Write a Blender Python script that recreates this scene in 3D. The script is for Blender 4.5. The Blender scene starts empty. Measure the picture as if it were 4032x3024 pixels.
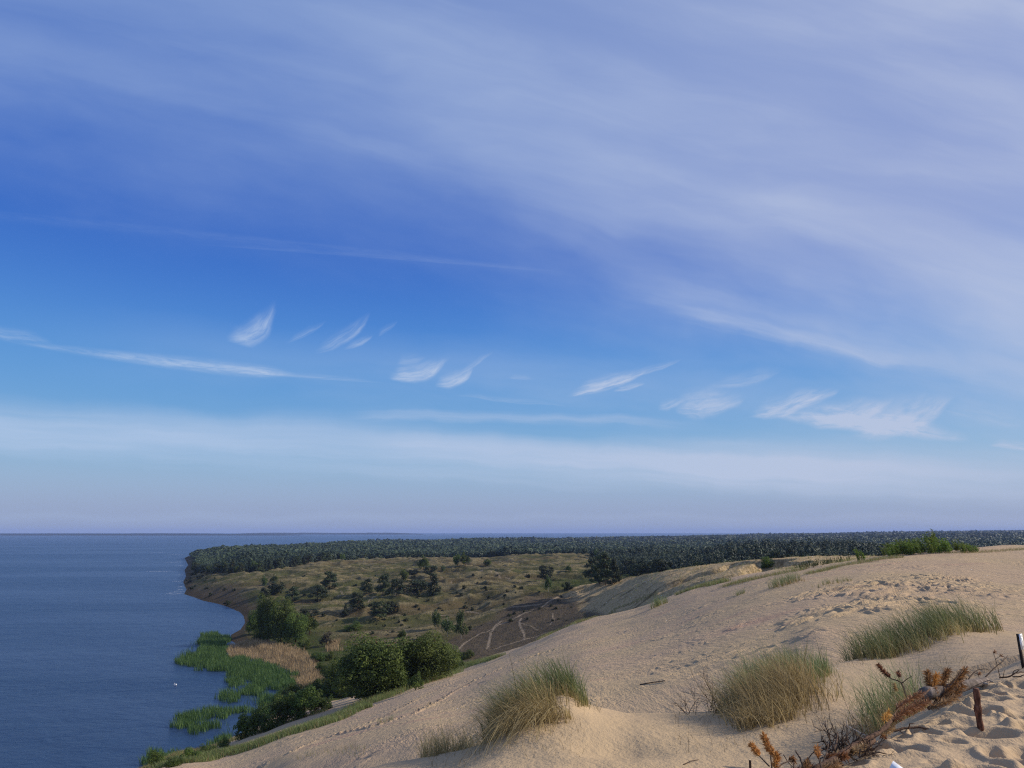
import bpy, math, random
import numpy as np
from mathutils import Vector

S = bpy.context.scene
R = np.random.default_rng(7)
random.seed(7)
COL = S.collection

# ------------------------------------------------------------------ camera
FPX, TH, ZC = 3034.0, math.radians(10.85), 52.0      # focal length in photo pixels, upward pitch, eye height over the lagoon
cam_data = bpy.data.cameras.new("camera")
cam_data.sensor_width = 36.0
cam_data.lens = 36.0 * FPX / 4032.0
cam_data.clip_start, cam_data.clip_end = 0.2, 120000.0
cam = bpy.data.objects.new("camera", cam_data)
cam.location = (0, 0, ZC)
cam.rotation_euler = (math.radians(90) + TH, 0, 0)
COL.objects.link(cam)
S.camera = cam

S.render.engine = 'CYCLES'
S.view_settings.view_transform = 'Standard'
S.view_settings.look = 'None'
S.view_settings.gamma = 1.0
S.view_settings.use_curve_mapping = False
S.view_settings.exposure = 0.0
S.cycles.use_denoising = False
S.cycles.pixel_filter_type = 'BLACKMAN_HARRIS'
S.cycles.filter_width = 1.2
S.cycles.max_bounces = 5
S.cycles.diffuse_bounces = 3
S.cycles.glossy_bounces = 3
S.cycles.transmission_bounces = 2
S.cycles.transparent_max_bounces = 8
S.cycles.volume_bounces = 0

# ------------------------------------------------------------------ sun
SUN_AZ, SUN_EL = math.radians(84), math.radians(29)   # clockwise from the view direction (+Y)
sdir = Vector((math.sin(SUN_AZ) * math.cos(SUN_EL), math.cos(SUN_AZ) * math.cos(SUN_EL), math.sin(SUN_EL)))
sun_data = bpy.data.lights.new("sun", 'SUN')
sun_data.energy = 5.0
sun_data.angle = math.radians(0.53)
sun_data.color = (1.0, 0.90, 0.76)
sun = bpy.data.objects.new("sun", sun_data)
sun.rotation_euler = (-sdir).to_track_quat('-Z', 'Y').to_euler()
COL.objects.link(sun)


# ------------------------------------------------------------------ node helper
class NT:
    def __init__(self, tree):
        self.t = tree

    def n(self, kind, **kw):
        nd = self.t.nodes.new(kind)
        for k, v in kw.items():
            setattr(nd, k, v)
        return nd

    def put(self, sock, val):
        if val is None:
            return
        if hasattr(val, 'is_output'):
            self.t.links.new(val, sock)
        else:
            sock.default_value = val

    def m(self, op, a, b=None, c=None, clamp=False):
        nd = self.n('ShaderNodeMath', operation=op, use_clamp=clamp)
        for i, x in enumerate((a, b, c)):
            self.put(nd.inputs[i], x)
        return nd.outputs[0]

    def ss(self, x, lo, hi, to0=0.0, to1=1.0):
        nd = self.n('ShaderNodeMapRange', interpolation_type='SMOOTHSTEP')
        for s, v in zip(nd.inputs, (x, lo, hi, to0, to1)):
            self.put(s, v)
        return nd.outputs[0]

    def mix(self, f, a, b, mode='MIX'):
        nd = self.n('ShaderNodeMix', data_type='RGBA', blend_type=mode)
        self.put(nd.inputs[0], f)
        for s, v in ((nd.inputs[6], a), (nd.inputs[7], b)):
            if isinstance(v, tuple) and len(v) == 3:
                v = v + (1.0,)
            self.put(s, v)
        return nd.outputs[2]

    def xyz(self, x, y, z):
        nd = self.n('ShaderNodeCombineXYZ')
        for s, v in zip(nd.inputs, (x, y, z)):
            self.put(s, v)
        return nd.outputs[0]

    def sep(self, v):
        nd = self.n('ShaderNodeSeparateXYZ')
        self.put(nd.inputs[0], v)
        return nd.outputs

    def noise(self, vec, scale, detail=4.0, rough=0.55, dist=0.0, dim='3D'):
        nd = self.n('ShaderNodeTexNoise', noise_dimensions=dim)
        self.put(nd.inputs['Vector'], vec)
        nd.inputs['Scale'].default_value = scale
        nd.inputs['Detail'].default_value = detail
        nd.inputs['Roughness'].default_value = rough
        nd.inputs['Distortion'].default_value = dist
        return nd.outputs['Fac']

    def mapping(self, vec, loc=(0, 0, 0), rot=(0, 0, 0), scale=(1, 1, 1), kind='POINT'):
        nd = self.n('ShaderNodeMapping', vector_type=kind)
        self.put(nd.inputs[0], vec)
        nd.inputs[1].default_value = loc
        nd.inputs[2].default_value = rot
        nd.inputs[3].default_value = scale
        return nd.outputs[0]


def pix_ab(u, v):
    """Direction of a photo pixel as slopes x/y and z/y."""
    cx, cy = (u - 2016.0) / FPX, (1512.0 - v) / FPX
    dy = math.cos(TH) - cy * math.sin(TH)
    return cx / dy, (math.sin(TH) + cy * math.cos(TH)) / dy


# ------------------------------------------------------------------ sky
world = bpy.data.worlds.new("World")
S.world = world
world.use_nodes = True
w = NT(world.node_tree)
world.node_tree.nodes.clear()
sky = w.n('ShaderNodeTexSky', sky_type='NISHITA')
sky.sun_disc = False
sky.sun_elevation = SUN_EL
sky.sun_rotation = SUN_AZ
sky.altitude = 50
sky.air_density = 1.0
sky.dust_density = 1.0
sky.ozone_density = 2.0
tc = w.n('ShaderNodeTexCoord').outputs['Generated']
dx, dy_, dz = w.sep(tc)
SKY_STRENGTH = 0.1
bg = w.n('ShaderNodeBackground')
bg.inputs[1].default_value = SKY_STRENGTH
K = 1.0 / SKY_STRENGTH
ysafe = w.m('MAXIMUM', dy_, 0.05)
A = w.m('DIVIDE', dx, ysafe)
B = w.m('DIVIDE', dz, ysafe)
AB = w.xyz(A, B, 0.0)
front = w.ss(dy_, 0.02, 0.2)
EL = w.m('ARCSINE', dz)                      # elevation of the view direction, radians

def lin(r, g, b):
    return tuple(((c / 255.0) / 12.92 if c <= 10 else ((c / 255.0 + 0.055) / 1.055) ** 2.4) for c in (r, g, b))


# clear-air colour by elevation, blended over the Nishita sky
ramp = w.n('ShaderNodeValToRGB')
ramp.color_ramp.interpolation = 'B_SPLINE'
STOPS = [(0.0, (148, 163, 199)), (1.7, (151, 168, 204)), (3.5, (151, 179, 212)), (5.6, (138, 180, 217)),
         (8.3, (104, 162, 217)), (12.0, (86, 150, 218)), (16.0, (62, 124, 210)), (20.5, (50, 103, 198)),
         (28.0, (55, 107, 197)), (37.5, (62, 108, 193)), (90.0, (64, 104, 184))]
els = ramp.color_ramp.elements
while len(els) < len(STOPS):
    els.new(0.5)
for e, (deg, c) in zip(els, STOPS):
    e.position = math.sqrt(max(deg, 0) / 90.0)
    e.color = lin(*c) + (1.0,)
w.put(ramp.inputs[0], w.m('SQRT', w.m('DIVIDE', w.m('MAXIMUM', EL, 0.0), math.pi / 2)))
nish = w.mix(1.0, sky.outputs[0], (SKY_STRENGTH,) * 3, 'MULTIPLY')
base = w.mix(0.12, ramp.outputs[0], nish)

warp_n = w.n('ShaderNodeTexNoise')
w.put(warp_n.inputs['Vector'], AB)
warp_n.inputs['Scale'].default_value = 9.0
warp_n.inputs['Detail'].default_value = 5.0
wv = w.n('ShaderNodeVectorMath', operation='MULTIPLY_ADD')
w.put(wv.inputs[0], warp_n.outputs['Color'])
wv.inputs[1].default_value = (0.044, 0.026, 0.0)
w.put(wv.inputs[2], w.xyz(w.m('SUBTRACT', A, 0.022), w.m('SUBTRACT', B, 0.013), 0.0))
ABW = wv.outputs[0]


cloud = None


def local(u0, v0, u1, v1, hw, plain=False):
    a0, b0 = pix_ab(u0, v0)
    a1, b1 = pix_ab(u1, v1)
    L = math.hypot(a1 - a0, b1 - b0)
    ang = math.atan2(b1 - b0, a1 - a0)
    src = AB if plain else ABW
    if cloud is not None:            # a link to the running sum makes the streaks evaluate one after another
        ch = w.n('ShaderNodeVectorMath', operation='MULTIPLY_ADD')
        w.put(ch.inputs[0], cloud)
        ch.inputs[1].default_value = (1e-9, 1e-9, 1e-9)
        w.put(ch.inputs[2], src)
        src = ch.outputs[0]
    o = w.mapping(src, (a0, b0, 0), (0, 0, ang), (L, hw / FPX, 1.0), 'TEXTURE')
    s = w.sep(o)
    return s[0], s[1], L


def add(d):
    global cloud
    cloud = d if cloud is None else w.m('ADD', cloud, d)


def wisp(u0, v0, u1, v1, hw, k, bow=0.0, up=0.55, down=1.7, fade=(0.30, 0.55), plain=False):
    """One feathery streak of ice cloud: soft on its upper side, firm below."""
    t, y, L = local(u0, v0, u1, v1, hw, plain)
    if bow:
        y = w.m('ADD', y, w.m('MULTIPLY', w.m('MULTIPLY', t, w.m('SUBTRACT', 1.0, t)), 4.0 * bow / hw))
    yy = w.m('MAXIMUM', w.m('MULTIPLY', y, up), w.m('MULTIPLY', y, -down))
    env = w.m('MULTIPLY', w.ss(t, -0.05, fade[0]), w.ss(t, fade[1], 1.05, 1.0, 0.0))
    body = w.m('MULTIPLY', w.ss(w.m('SUBTRACT', env, yy), -0.30, 1.0), w.ss(env, 0.02, 0.35))
    tex = w.noise(w.xyz(w.m('MULTIPLY', t, 1.1 * L * 25), w.m('MULTIPLY', y, 1.9), u0 * 0.013), 1.0, 6.0, 0.66, 0.4)
    add(w.m('MULTIPLY', body, w.m('MULTIPLY', w.ss(tex, 0.16, 0.78), k * 1.0)))


def band(u0, v0, u1, v1, hw, k, bow, seed, nx=4.0, lo=0.25, hi=0.7, up=1.0, down=0.8, fade=(0.1, 0.7)):
    t, y, L = local(u0, v0, u1, v1, hw)
    y = w.m('ADD', y, w.m('MULTIPLY', w.m('MULTIPLY', t, w.m('SUBTRACT', 1.0, t)), 4.0 * bow / hw))
    tex = w.noise(w.xyz(w.m('MULTIPLY', t, nx), w.m('MULTIPLY', y, 1.5), seed), 1.0, 5.0, 0.55)
    y = w.m('ADD', y, w.m('MULTIPLY', w.m('SUBTRACT', tex, 0.5), 1.1))
    yy = w.m('MAXIMUM', w.m('MULTIPLY', y, up), w.m('MULTIPLY', y, -down))
    env = w.m('MULTIPLY', w.ss(t, -0.1, fade[0]), w.ss(t, fade[1], 1.1, 1.0, 0.0))
    add(w.m('MULTIPLY', w.m('MULTIPLY', w.ss(yy, 0.1, 1.05, 1.0, 0.0), env), w.m('MULTIPLY', w.ss(tex, lo, hi, 0.55, 1.0), k)))


# small cirrus hooks, left to right
wisp(880, 1335, 1088, 1175, 52, 0.80, 62, up=0.8, down=1.3)
wisp(1130, 1345, 1290, 1250, 14, 0.28, 10)
wisp(1240, 1385, 1475, 1215, 24, 0.45, 32)
wisp(1345, 1378, 1465, 1315, 13, 0.50, 10)
wisp(1480, 1325, 1585, 1258, 11, 0.22, 6)
wisp(1520, 1492, 1775, 1405, 40, 1.0, 34, up=0.7)
wisp(1560, 1430, 1690, 1395, 22, 0.25, 6)
wisp(1700, 1520, 1868, 1440, 28, 0.95, 26, up=0.7)
wisp(1800, 1470, 1950, 1390, 10, 0.35, 6)
wisp(2225, 1555, 2570, 1440, 24, 1.0, 18)
wisp(2390, 1545, 2545, 1498, 12, 0.55, 8)
wisp(2480, 1478, 2700, 1400, 11, 0.36, 6)
wisp(2590, 1610, 2720, 1570, 18, 0.5, 6)
wisp(2660, 1615, 2930, 1560, 50, 0.75, 34)
wisp(2800, 1530, 3100, 1462, 26, 0.30, 10)
wisp(2920, 1650, 3330, 1520, 36, 0.85, 30)
wisp(3030, 1640, 3880, 1745, 52, 1.0, -6, up=0.7)
wisp(3200, 1690, 3530, 1550, 44, 0.70, 30)
wisp(3330, 1730, 3790, 1545, 64, 0.75, 36)
wisp(3900, 1752, 4100, 1762, 18, 0.6, 0)
wisp(3700, 1620, 4100, 1690, 40, 0.20, 0)
wisp(1760, 1556, 2270, 1598, 10, 0.25, 0)
wisp(2005, 1490, 2110, 1494, 9, 0.22, 0)
band(300, 1330, 3900, 1700, 170, 0.14, 0, 31.0, nx=7.0, fade=(0.2, 0.8))
band(1400, 1400, 4400, 1640, 120, 0.12, 0, 37.0, nx=9.0, fade=(0.2, 0.8))
# contrails
wisp(-500, 800, 2300, 1088, 24, 0.06, -14, up=1.5, down=0.7, fade=(0.1, 0.8), plain=True)
wisp(700, 958, 2250, 1074, 9, 0.08, -4, fade=(0.3, 0.8), plain=True)
wisp(-200, 1306, 1150, 1478, 30, 0.78, 14, up=0.9, down=1.2, fade=(0.80, 0.90), plain=True)
wisp(900, 1462, 1560, 1512, 9, 0.30, 0, plain=True)
wisp(-300, 1290, 220, 1352, 24, 0.40, 0, fade=(0.4, 0.7))
# long veil band above the horizon
band(-900, 1640, 4300, 1900, 105, 0.72, 8, 3.1, fade=(0.05, 0.75))
band(-900, 1590, 1900, 1700, 90, 0.26, 0, 8.4, fade=(0.05, 0.7))
band(1450, 1640, 2750, 1668, 26, 0.34, -10, 5.2)
band(1500, 1740, 3500, 1860, 60, 0.24, 0, 9.9)
band(2600, 1800, 5200, 1860, 130, 0.32, 0, 15.7)
band(-900, 2030, 5000, 2050, 26, 0.14, 0, 12.3, fade=(0.02, 0.95))
# high cirrus veil: streaks fanning out of the lower right
t, y, L = local(0, 560, 4032, 1560, 1000.0)
vx, vy = w.m('MULTIPLY', t, L), w.m('MULTIPLY', y, 1000.0 / FPX)
edge_n = w.noise(w.xyz(w.m('MULTIPLY', vx, 2.2), w.m('MULTIPLY', vy, 5.0), 2.0), 1.0, 5.0, 0.55)
h = w.m('ADD', vy, w.m('MULTIPLY', w.m('SUBTRACT', edge_n, 0.5), 0.30))
big = w.noise(w.xyz(w.m('MULTIPLY', vx, 1.2), w.m('MULTIPLY', vy, 5.0), 5.5), 1.0, 4.0, 0.50, 0.5)
fine = w.noise(w.xyz(w.m('MULTIPLY', vx, 3.2), w.m('MULTIPLY', vy, 17.0), 9.1), 1.0, 6.0, 0.60, 0.5)
streak = w.m('ADD', w.m('MULTIPLY', big, 0.75), w.m('MULTIPLY', fine, 0.24))
inside = w.ss(h, -0.11, 0.15)
right = w.ss(A, -0.75, 0.70, 0.0, 1.0)
gaps = w.noise(w.xyz(w.m('MULTIPLY', vx, 0.9), w.m('MULTIPLY', vy, 3.0), 14.5), 1.0, 3.0, 0.5)
thick = w.m('MULTIPLY_ADD', right, 0.25, 0.20)
thick = w.m('MULTIPLY', thick, w.ss(gaps, 0.30, 0.62, 0.55, 1.15))
dens = w.m('MULTIPLY', inside, w.m('MULTIPLY_ADD', w.ss(streak, 0.32, 0.72), w.m('MULTIPLY_ADD', right, 0.16, 0.24), thick))
add(dens)
# loose feathers under the veil, right of centre
band(2500, 1120, 4400, 1560, 95, 0.20, 20, 21.0)
band(2700, 1230, 3700, 1430, 44, 0.26, 14, 24.0)
cl = w.m('MULTIPLY', w.m('MINIMUM', cloud, 0.86), front)
cl = w.m('MAXIMUM', cl, w.m('MULTIPLY', w.m('SUBTRACT', 1.0, front), 0.45))   # the veil goes on overhead and behind
ccol = w.mix(w.ss(A, -0.6, 0.7), lin(178, 199, 229), lin(190, 200, 224))
final = w.mix(cl, base, ccol)
final = w.mix(1.0, final, (K,) * 3, 'MULTIPLY')
w.put(bg.inputs[0], final)
bgo = w.n('ShaderNodeOutputWorld')
w.t.links.new(bg.outputs[0], bgo.inputs[0])
world.cycles.sampling_method = 'NONE'

# ------------------------------------------------------------------ numpy helpers
def perm_table(seed):
    g = np.random.default_rng(seed)
    p = g.permutation(256)
    ang = g.uniform(0, 2 * np.pi, 256)
    return np.concatenate([p, p]), np.cos(ang), np.sin(ang)


TABLES = {}


def perlin(x, y, seed=0):
    if seed not in TABLES:
        TABLES[seed] = perm_table(seed + 101)
    P, gx, gy = TABLES[seed]
    xi, yi = np.floor(x).astype(np.int64), np.floor(y).astype(np.int64)
    xf, yf = x - xi, y - yi
    u, v = xf * xf * xf * (xf * (xf * 6 - 15) + 10), yf * yf * yf * (yf * (yf * 6 - 15) + 10)

    def g(ix, iy, fx, fy):
        h = P[(P[ix & 255] + iy) & 255]
        return gx[h] * fx + gy[h] * fy
    a, b = g(xi, yi, xf, yf), g(xi + 1, yi, xf - 1, yf)
    c, d = g(xi, yi + 1, xf, yf - 1), g(xi + 1, yi + 1, xf - 1, yf - 1)
    return 1.5 * (a + u * (b - a) + v * ((c + u * (d - c)) - (a + u * (b - a))))


def fbm(x, y, seed=0, octaves=4, gain=0.5):
    s, amp = 0.0, 1.0
    for i in range(octaves):
        s = s + amp * perlin(x * 2 ** i, y * 2 ** i, seed + i)
        amp *= gain
    return s


def sstep(x, lo, hi):
    t = np.clip((x - lo) / (hi - lo), 0, 1)
    return t * t * (3 - 2 * t)


def pchip(xk, yk, x):
    """Monotone cubic through (xk, yk[..., k]) evaluated at x; xk 1-D increasing, yk (k, m) or (k,)."""
    yk = np.asarray(yk, float)
    one = yk.ndim == 1
    if one:
        yk = yk[:, None]
    h = np.diff(xk)[:, None]
    d = np.diff(yk, axis=0) / h
    m = np.zeros_like(yk)
    w1, w2 = 2 * h[1:] + h[:-1], h[1:] + 2 * h[:-1]
    same = d[1:] * d[:-1] > 0
    den = np.where(same, w1 / np.where(d[:-1] == 0, 1, d[:-1]) + w2 / np.where(d[1:] == 0, 1, d[1:]), 1)
    m[1:-1] = np.where(same, (w1 + w2) / den, 0)
    m[0], m[-1] = d[0], d[-1]
    xc = np.clip(x, xk[0], xk[-1])
    i = np.clip(np.searchsorted(xk, xc) - 1, 0, len(xk) - 2)
    hh = h[i, 0][:, None]
    t = ((xc - xk[i])[:, None]) / hh
    r = ((2 * t ** 3 - 3 * t ** 2 + 1) * yk[i] + (t ** 3 - 2 * t ** 2 + t) * hh * m[i]
         + (-2 * t ** 3 + 3 * t ** 2) * yk[i + 1] + (t ** 3 - t ** 2) * hh * m[i + 1])
    return r[:, 0] if one else r


def make_mesh(name, V, faces, mat=None, smooth=False, attrs=None, parent=None, cols=None):
    """V (n,3); faces a list of index arrays (tris and/or quads)."""
    me = bpy.data.meshes.new(name)
    V = np.asarray(V, np.float32)
    me.vertices.add(len(V))
    me.vertices.foreach_set('co', V.ravel())
    loops = np.concatenate([np.asarray(f, np.int32).ravel() for f in faces])
    sizes = np.concatenate([np.full(len(f), f.shape[1], np.int32) for f in faces])
    me.loops.add(len(loops))
    me.loops.foreach_set('vertex_index', loops)
    me.polygons.add(len(sizes))
    me.polygons.foreach_set('loop_start', np.concatenate([[0], np.cumsum(sizes)[:-1]]).astype(np.int32))
    me.polygons.foreach_set('loop_total', sizes)
    if smooth:
        me.polygons.foreach_set('use_smooth', np.ones(len(sizes), bool))
    for k, a in (attrs or {}).items():
        at = me.attributes.new(k, 'FLOAT', 'POINT')
        at.data.foreach_set('value', np.asarray(a, np.float32))
    me.update(calc_edges=True)
    if mat is not None:
        me.materials.append(mat)
    o = bpy.data.objects.new(name, me)
    COL.objects.link(o)
    if parent is not None:
        o.parent = parent
    return o


def tag(o, label=None, cat=None, group=None, kind=None):
    if label:
        o['label'] = label
    if cat:
        o['category'] = cat
    if group:
        o['group'] = group
    if kind:
        o['kind'] = kind
    return o


def empty(name, loc=(0, 0, 0), label=None, cat=None, group=None):
    o = bpy.data.objects.new(name, None)
    o.empty_display_size = 0.2
    o.location = loc
    COL.objects.link(o)
    return tag(o, label, cat, group)


def tube(pts, radii, sides=6, cap=True):
    """Tapered tube along a polyline -> (V, [quads, tris])."""
    pts = np.asarray(pts, float)
    n = len(pts)
    radii = np.broadcast_to(np.asarray(radii, float), (n,)) if np.ndim(radii) == 0 else np.asarray(radii, float)
    tan = np.gradient(pts, axis=0)
    tan /= np.linalg.norm(tan, axis=1)[:, None] + 1e-9
    ref = np.array([0.0, 0.0, 1.0]) if abs(tan[0, 2]) < 0.8 else np.array([1.0, 0.0, 0.0])
    a = np.cross(tan, ref)
    a /= np.linalg.norm(a, axis=1)[:, None] + 1e-9
    b = np.cross(tan, a)
    th = np.arange(sides) * 2 * np.pi / sides
    V = (pts[:, None] + radii[:, None, None] * (np.cos(th)[None, :, None] * a[:, None] + np.sin(th)[None, :, None] * b[:, None])).reshape(-1, 3)
    i, j = np.meshgrid(np.arange(n - 1), np.arange(sides), indexing='ij')
    q = np.stack([i * sides + j, i * sides + (j + 1) % sides, (i + 1) * sides + (j + 1) % sides, (i + 1) * sides + j], -1).reshape(-1, 4)
    F = [q]
    if cap:
        V = np.vstack([V, pts[:1], pts[-1:]])
        j = np.arange(sides)
        F.append(np.concatenate([np.stack([np.full(sides, n * sides), (j + 1) % sides, j], -1),
                                 np.stack([np.full(sides, n * sides + 1), (n - 1) * sides + j, (n - 1) * sides + (j + 1) % sides], -1)]))
    return V, F


def merge(parts):
    Vs, quads, tris, off = [], [], [], 0
    for V, F in parts:
        for f in F:
            (quads if f.shape[1] == 4 else tris).append(f + off)
        Vs.append(V)
        off += len(V)
    out = []
    if quads:
        out.append(np.concatenate(quads))
    if tris:
        out.append(np.concatenate(tris))
    return np.vstack(Vs), out


# ------------------------------------------------------------------ terrain profiles
def zv(u, v, y):
    return ZC + y * pix_ab(u, v)[1]


def column_table(table):
    a, Y, Z = [], [], []
    for u in sorted(table):
        a.append((u - 2016.0) / FPX / 1.045)
        Y.append([math.log(p[0]) for p in table[u]])
        Z.append([zv(u, p[1], p[0]) if p[1] > 1000 else p[1] for p in table[u]])
    return np.array(a), np.array(Y), np.array(Z)


DUNE = column_table({   # photo column: (distance, height or photo row) from the camera outwards
    -1500: [(1, 49.8), (4, 49.3), (9, 47.5), (13, 46), (18, 44), (30, 38), (55, 28), (80, 18), (100, 10), (120, 4), (140, -1), (420, -8)],
    0: [(1, 49.9), (4, 49.4), (9, 47.9), (13, 46.9), (17, 45.5), (28, 40.5), (70, 29), (105, 17.5), (130, 9.5), (150, 4), (170, -1), (420, -8)],
    550: [(1, 49.9), (4, 49.4), (9, 48.1), (13, 47.2), (17, 46), (28, 41.5), (80, 28), (120, 17), (150, 3060), (172, 2.5), (190, -1), (420, -8)],
    800: [(1, 49.9), (4, 49.5), (9, 48.3), (13, 47.5), (17, 46.3), (27, 42), (90, 3060), (130, 3000), (165, 2962), (188, 2.5), (208, -1.5), (420, -8)],
    1200: [(1, 49.9), (4, 49.5), (9, 48.7), (12, 48.2), (14, 3110), (22, 42.8), (70, 2990), (120, 2900), (165, 2850), (203, 2808), (235, 1.5), (420, -8)],
    1600: [(1, 49.9), (4, 49.6), (9, 49.0), (12, 48.4), (15, 2995), (22, 43.8), (60, 2890), (110, 2790), (170, 2720), (222, 2688), (270, 2.0), (420, -6)],
    2000: [(1, 49.9), (4, 49.7), (8, 49.2), (11.5, 3024), (15, 2905), (22, 44.6), (45, 2845), (85, 2717), (135, 2622), (190, 2594), (240, 2581), (420, -4)],
    2250: [(1, 49.9), (4, 49.7), (8, 49.2), (11.5, 3010), (15.5, 2775), (22, 45.2), (45, 2755), (85, 2624), (140, 2533), (203, 2480), (243, 2462), (420, 2)],
    2500: [(1, 49.9), (4, 49.6), (8, 49.1), (11.5, 3010), (16.5, 2808), (24, 45), (43, 2730), (78, 2580), (125, 2490), (175, 2425), (218, 2398), (420, 4)],
    2800: [(1, 49.95), (4, 49.7), (8, 49.2), (11.5, 48.8), (17, 2800), (25, 45.4), (42, 2660), (72, 2505), (112, 2400), (155, 2335), (195, 2302), (420, 10)],
    3050: [(1, 49.95), (4, 49.95), (7.0, 49.72), (12.0, 48.95), (18, 2740), (26, 46.2), (43, 2570), (72, 2425), (110, 2320), (140, 2275), (165, 2252), (420, 16)],
    3250: [(1, 49.95), (4, 49.95), (7.3, 49.93), (12.6, 2858), (21, 2625), (28, 46.5), (44, 2495), (74, 2370), (105, 2285), (125, 2250), (140, 2232), (420, 18)],
    3500: [(1, 49.95), (4, 49.95), (8.8, 49.95), (13, 2815), (24, 2578), (31, 46.8), (48, 2440), (76, 2330), (105, 2250), (122, 2212), (135, 2192), (420, 20)],
    3800: [(1, 49.95), (4, 49.95), (10.6, 49.95), (14, 49.5), (25.5, 2500), (33, 47.1), (48, 2425), (78, 2315), (108, 2225), (128, 2184), (140, 2168), (420, 22)],
    4032: [(1, 49.95), (4, 49.95), (12.3, 49.95), (15, 49.7), (26.5, 2499), (33, 47.3), (46, 2440), (80, 2305), (115, 2205), (140, 2162), (150, 2148), (420, 24)],
    5500: [(1, 49.95), (4, 49.95), (12.3, 49.95), (16, 49.8), (27, 49), (33, 48.2), (46, 48), (80, 48), (115, 49), (140, 50), (150, 50), (420, 25)]})

def with_brink(table):
    """Give the near crest (fifth mark of each column) a brink: the sand drops just behind it."""
    a, Y, Z = table
    yb = np.log(np.exp(Y[:, 4]) * 1.055)
    zb = Z[:, 4] - np.where(a > -0.28, 0.50, 0.1)
    return a, np.insert(Y, 5, yb, axis=1), np.insert(Z, 5, zb, axis=1)


DUNE = with_brink(DUNE)
VALLEY = column_table({
    300: [(150, 1), (230, 1.5), (330, 2), (430, 3), (560, 8), (700, 10), (900, 8), (1100, 8), (1600, 10), (2500, 12), (4000, 12), (11000, 12)],
    1000: [(150, 1), (230, 1.5), (330, 1.2), (430, 3), (560, 8), (700, 10.5), (850, 8), (1100, 8), (1600, 10), (2500, 12), (4000, 10), (11000, 10)],
    1400: [(150, 1), (260, 2.2), (350, 3), (440, 5), (600, 9.5), (780, 12), (950, 14.5), (1100, 9), (1500, 10), (2500, 12), (4000, 10), (11000, 10)],
    1800: [(150, 1), (300, 4.5), (380, 6), (500, 9), (690, 14), (880, 2216), (1030, 14), (1300, 10), (1700, 10), (2500, 10), (4000, 8), (11000, 10)],
    2100: [(150, 2), (318, 2538), (370, 2440), (435, 2365), (520, 11), (600, 14), (750, 16), (940, 2202), (1100, 13), (2500, 10), (4000, 9), (11000, 10)],
    2300: [(150, 10), (305, 2465), (365, 2405), (430, 2342), (505, 14), (590, 14), (740, 17), (930, 2198), (1100, 13), (2500, 10), (4000, 10), (11000, 12)],
    2450: [(150, 18), (290, 24.5), (335, 2345), (400, 2302), (470, 18), (540, 16), (650, 16), (850, 17), (1100, 13), (2500, 10), (4000, 10), (11000, 14)],
    2650: [(150, 22), (235, 32), (270, 2290), (325, 2246), (400, 27), (500, 19), (650, 17), (850, 15), (1100, 14), (2500, 11), (4000, 12), (11000, 16)],
    3000: [(150, 26), (200, 39), (232, 2240), (262, 2205), (330, 34), (450, 25), (650, 25), (850, 20), (1100, 15), (2500, 14), (4000, 16), (11000, 20)],
    3350: [(150, 28), (190, 43), (222, 2205), (240, 2188), (300, 36), (430, 26), (650, 27), (850, 20), (1100, 15), (2500, 16), (4000, 24), (11000, 26)],
    3800: [(150, 28), (190, 42.5), (225, 44), (250, 43), (320, 36), (430, 24), (650, 20), (850, 18), (1100, 16), (2500, 20), (4000, 30), (11000, 40)],
    4400: [(150, 28), (190, 42.5), (225, 44), (250, 43), (320, 36), (430, 24), (650, 20), (850, 18), (1100, 16), (2500, 22), (4000, 34), (11000, 60)]})


def base_heights(tab, a, y):
    ak, Yk, Zk = tab
    ac = np.clip(a, ak[0], ak[-1])
    Y, Z = pchip(ak, Yk, ac), pchip(ak, Zk, ac)
    ly = np.log(y)
    return np.stack([pchip(Y[i], Z[i], np.clip(ly, Y[i, 0], Y[i, -1])) for i in range(len(a))])   # (na, ny)


def spaced(lo, hi, r):
    return lo * np.exp(np.arange(0, math.log(hi / lo), r))


class Field:
    def __init__(self, a, y, Z):
        self.a, self.y, self.Z = a, y, Z

    def at(self, x, yy):
        x, yy = np.atleast_1d(np.asarray(x, float)), np.atleast_1d(np.asarray(yy, float))
        fa = np.interp(x / np.maximum(yy, 1e-3), self.a, np.arange(len(self.a)))
        fy = np.interp(yy, self.y, np.arange(len(self.y)))
        i, j = np.minimum(fa.astype(int), len(self.a) - 2), np.minimum(fy.astype(int), len(self.y) - 2)
        s, t = fa - i, fy - j
        Z = self.Z
        return (Z[i, j] * (1 - s) * (1 - t) + Z[i + 1, j] * s * (1 - t) + Z[i, j + 1] * (1 - s) * t + Z[i + 1, j + 1] * s * t)


AD = np.concatenate([np.linspace(-1.5, -0.74, 30)[:-1], np.arange(-0.74, 0.74, 0.00135), np.linspace(0.74, 1.5, 30)])
YD = np.concatenate([spaced(0.6, 6, 0.012), spaced(6, 30, 0.0036), spaced(30, 170, 0.0031), spaced(170, 420, 0.008)])
AV = np.concatenate([np.linspace(-1.1, -0.74, 12)[:-1], np.arange(-0.74, 0.74, 0.0014), np.linspace(0.74, 1.1, 12)])
YV = np.concatenate([spaced(150, 285, 0.0045), spaced(285, 430, 0.0016), spaced(430, 1300, 0.0045), spaced(1300, 10800, 0.02)])

# --- lagoon shore, as photo pixels on the water plane, then by column and distance
def on_water(u, v):
    a, b = pix_ab(u, v)
    y = -ZC / b
    return (a * y, y)


def by_dist(u, y):
    return ((u - 2016.0) / FPX / 1.03 * y, y)


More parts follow.
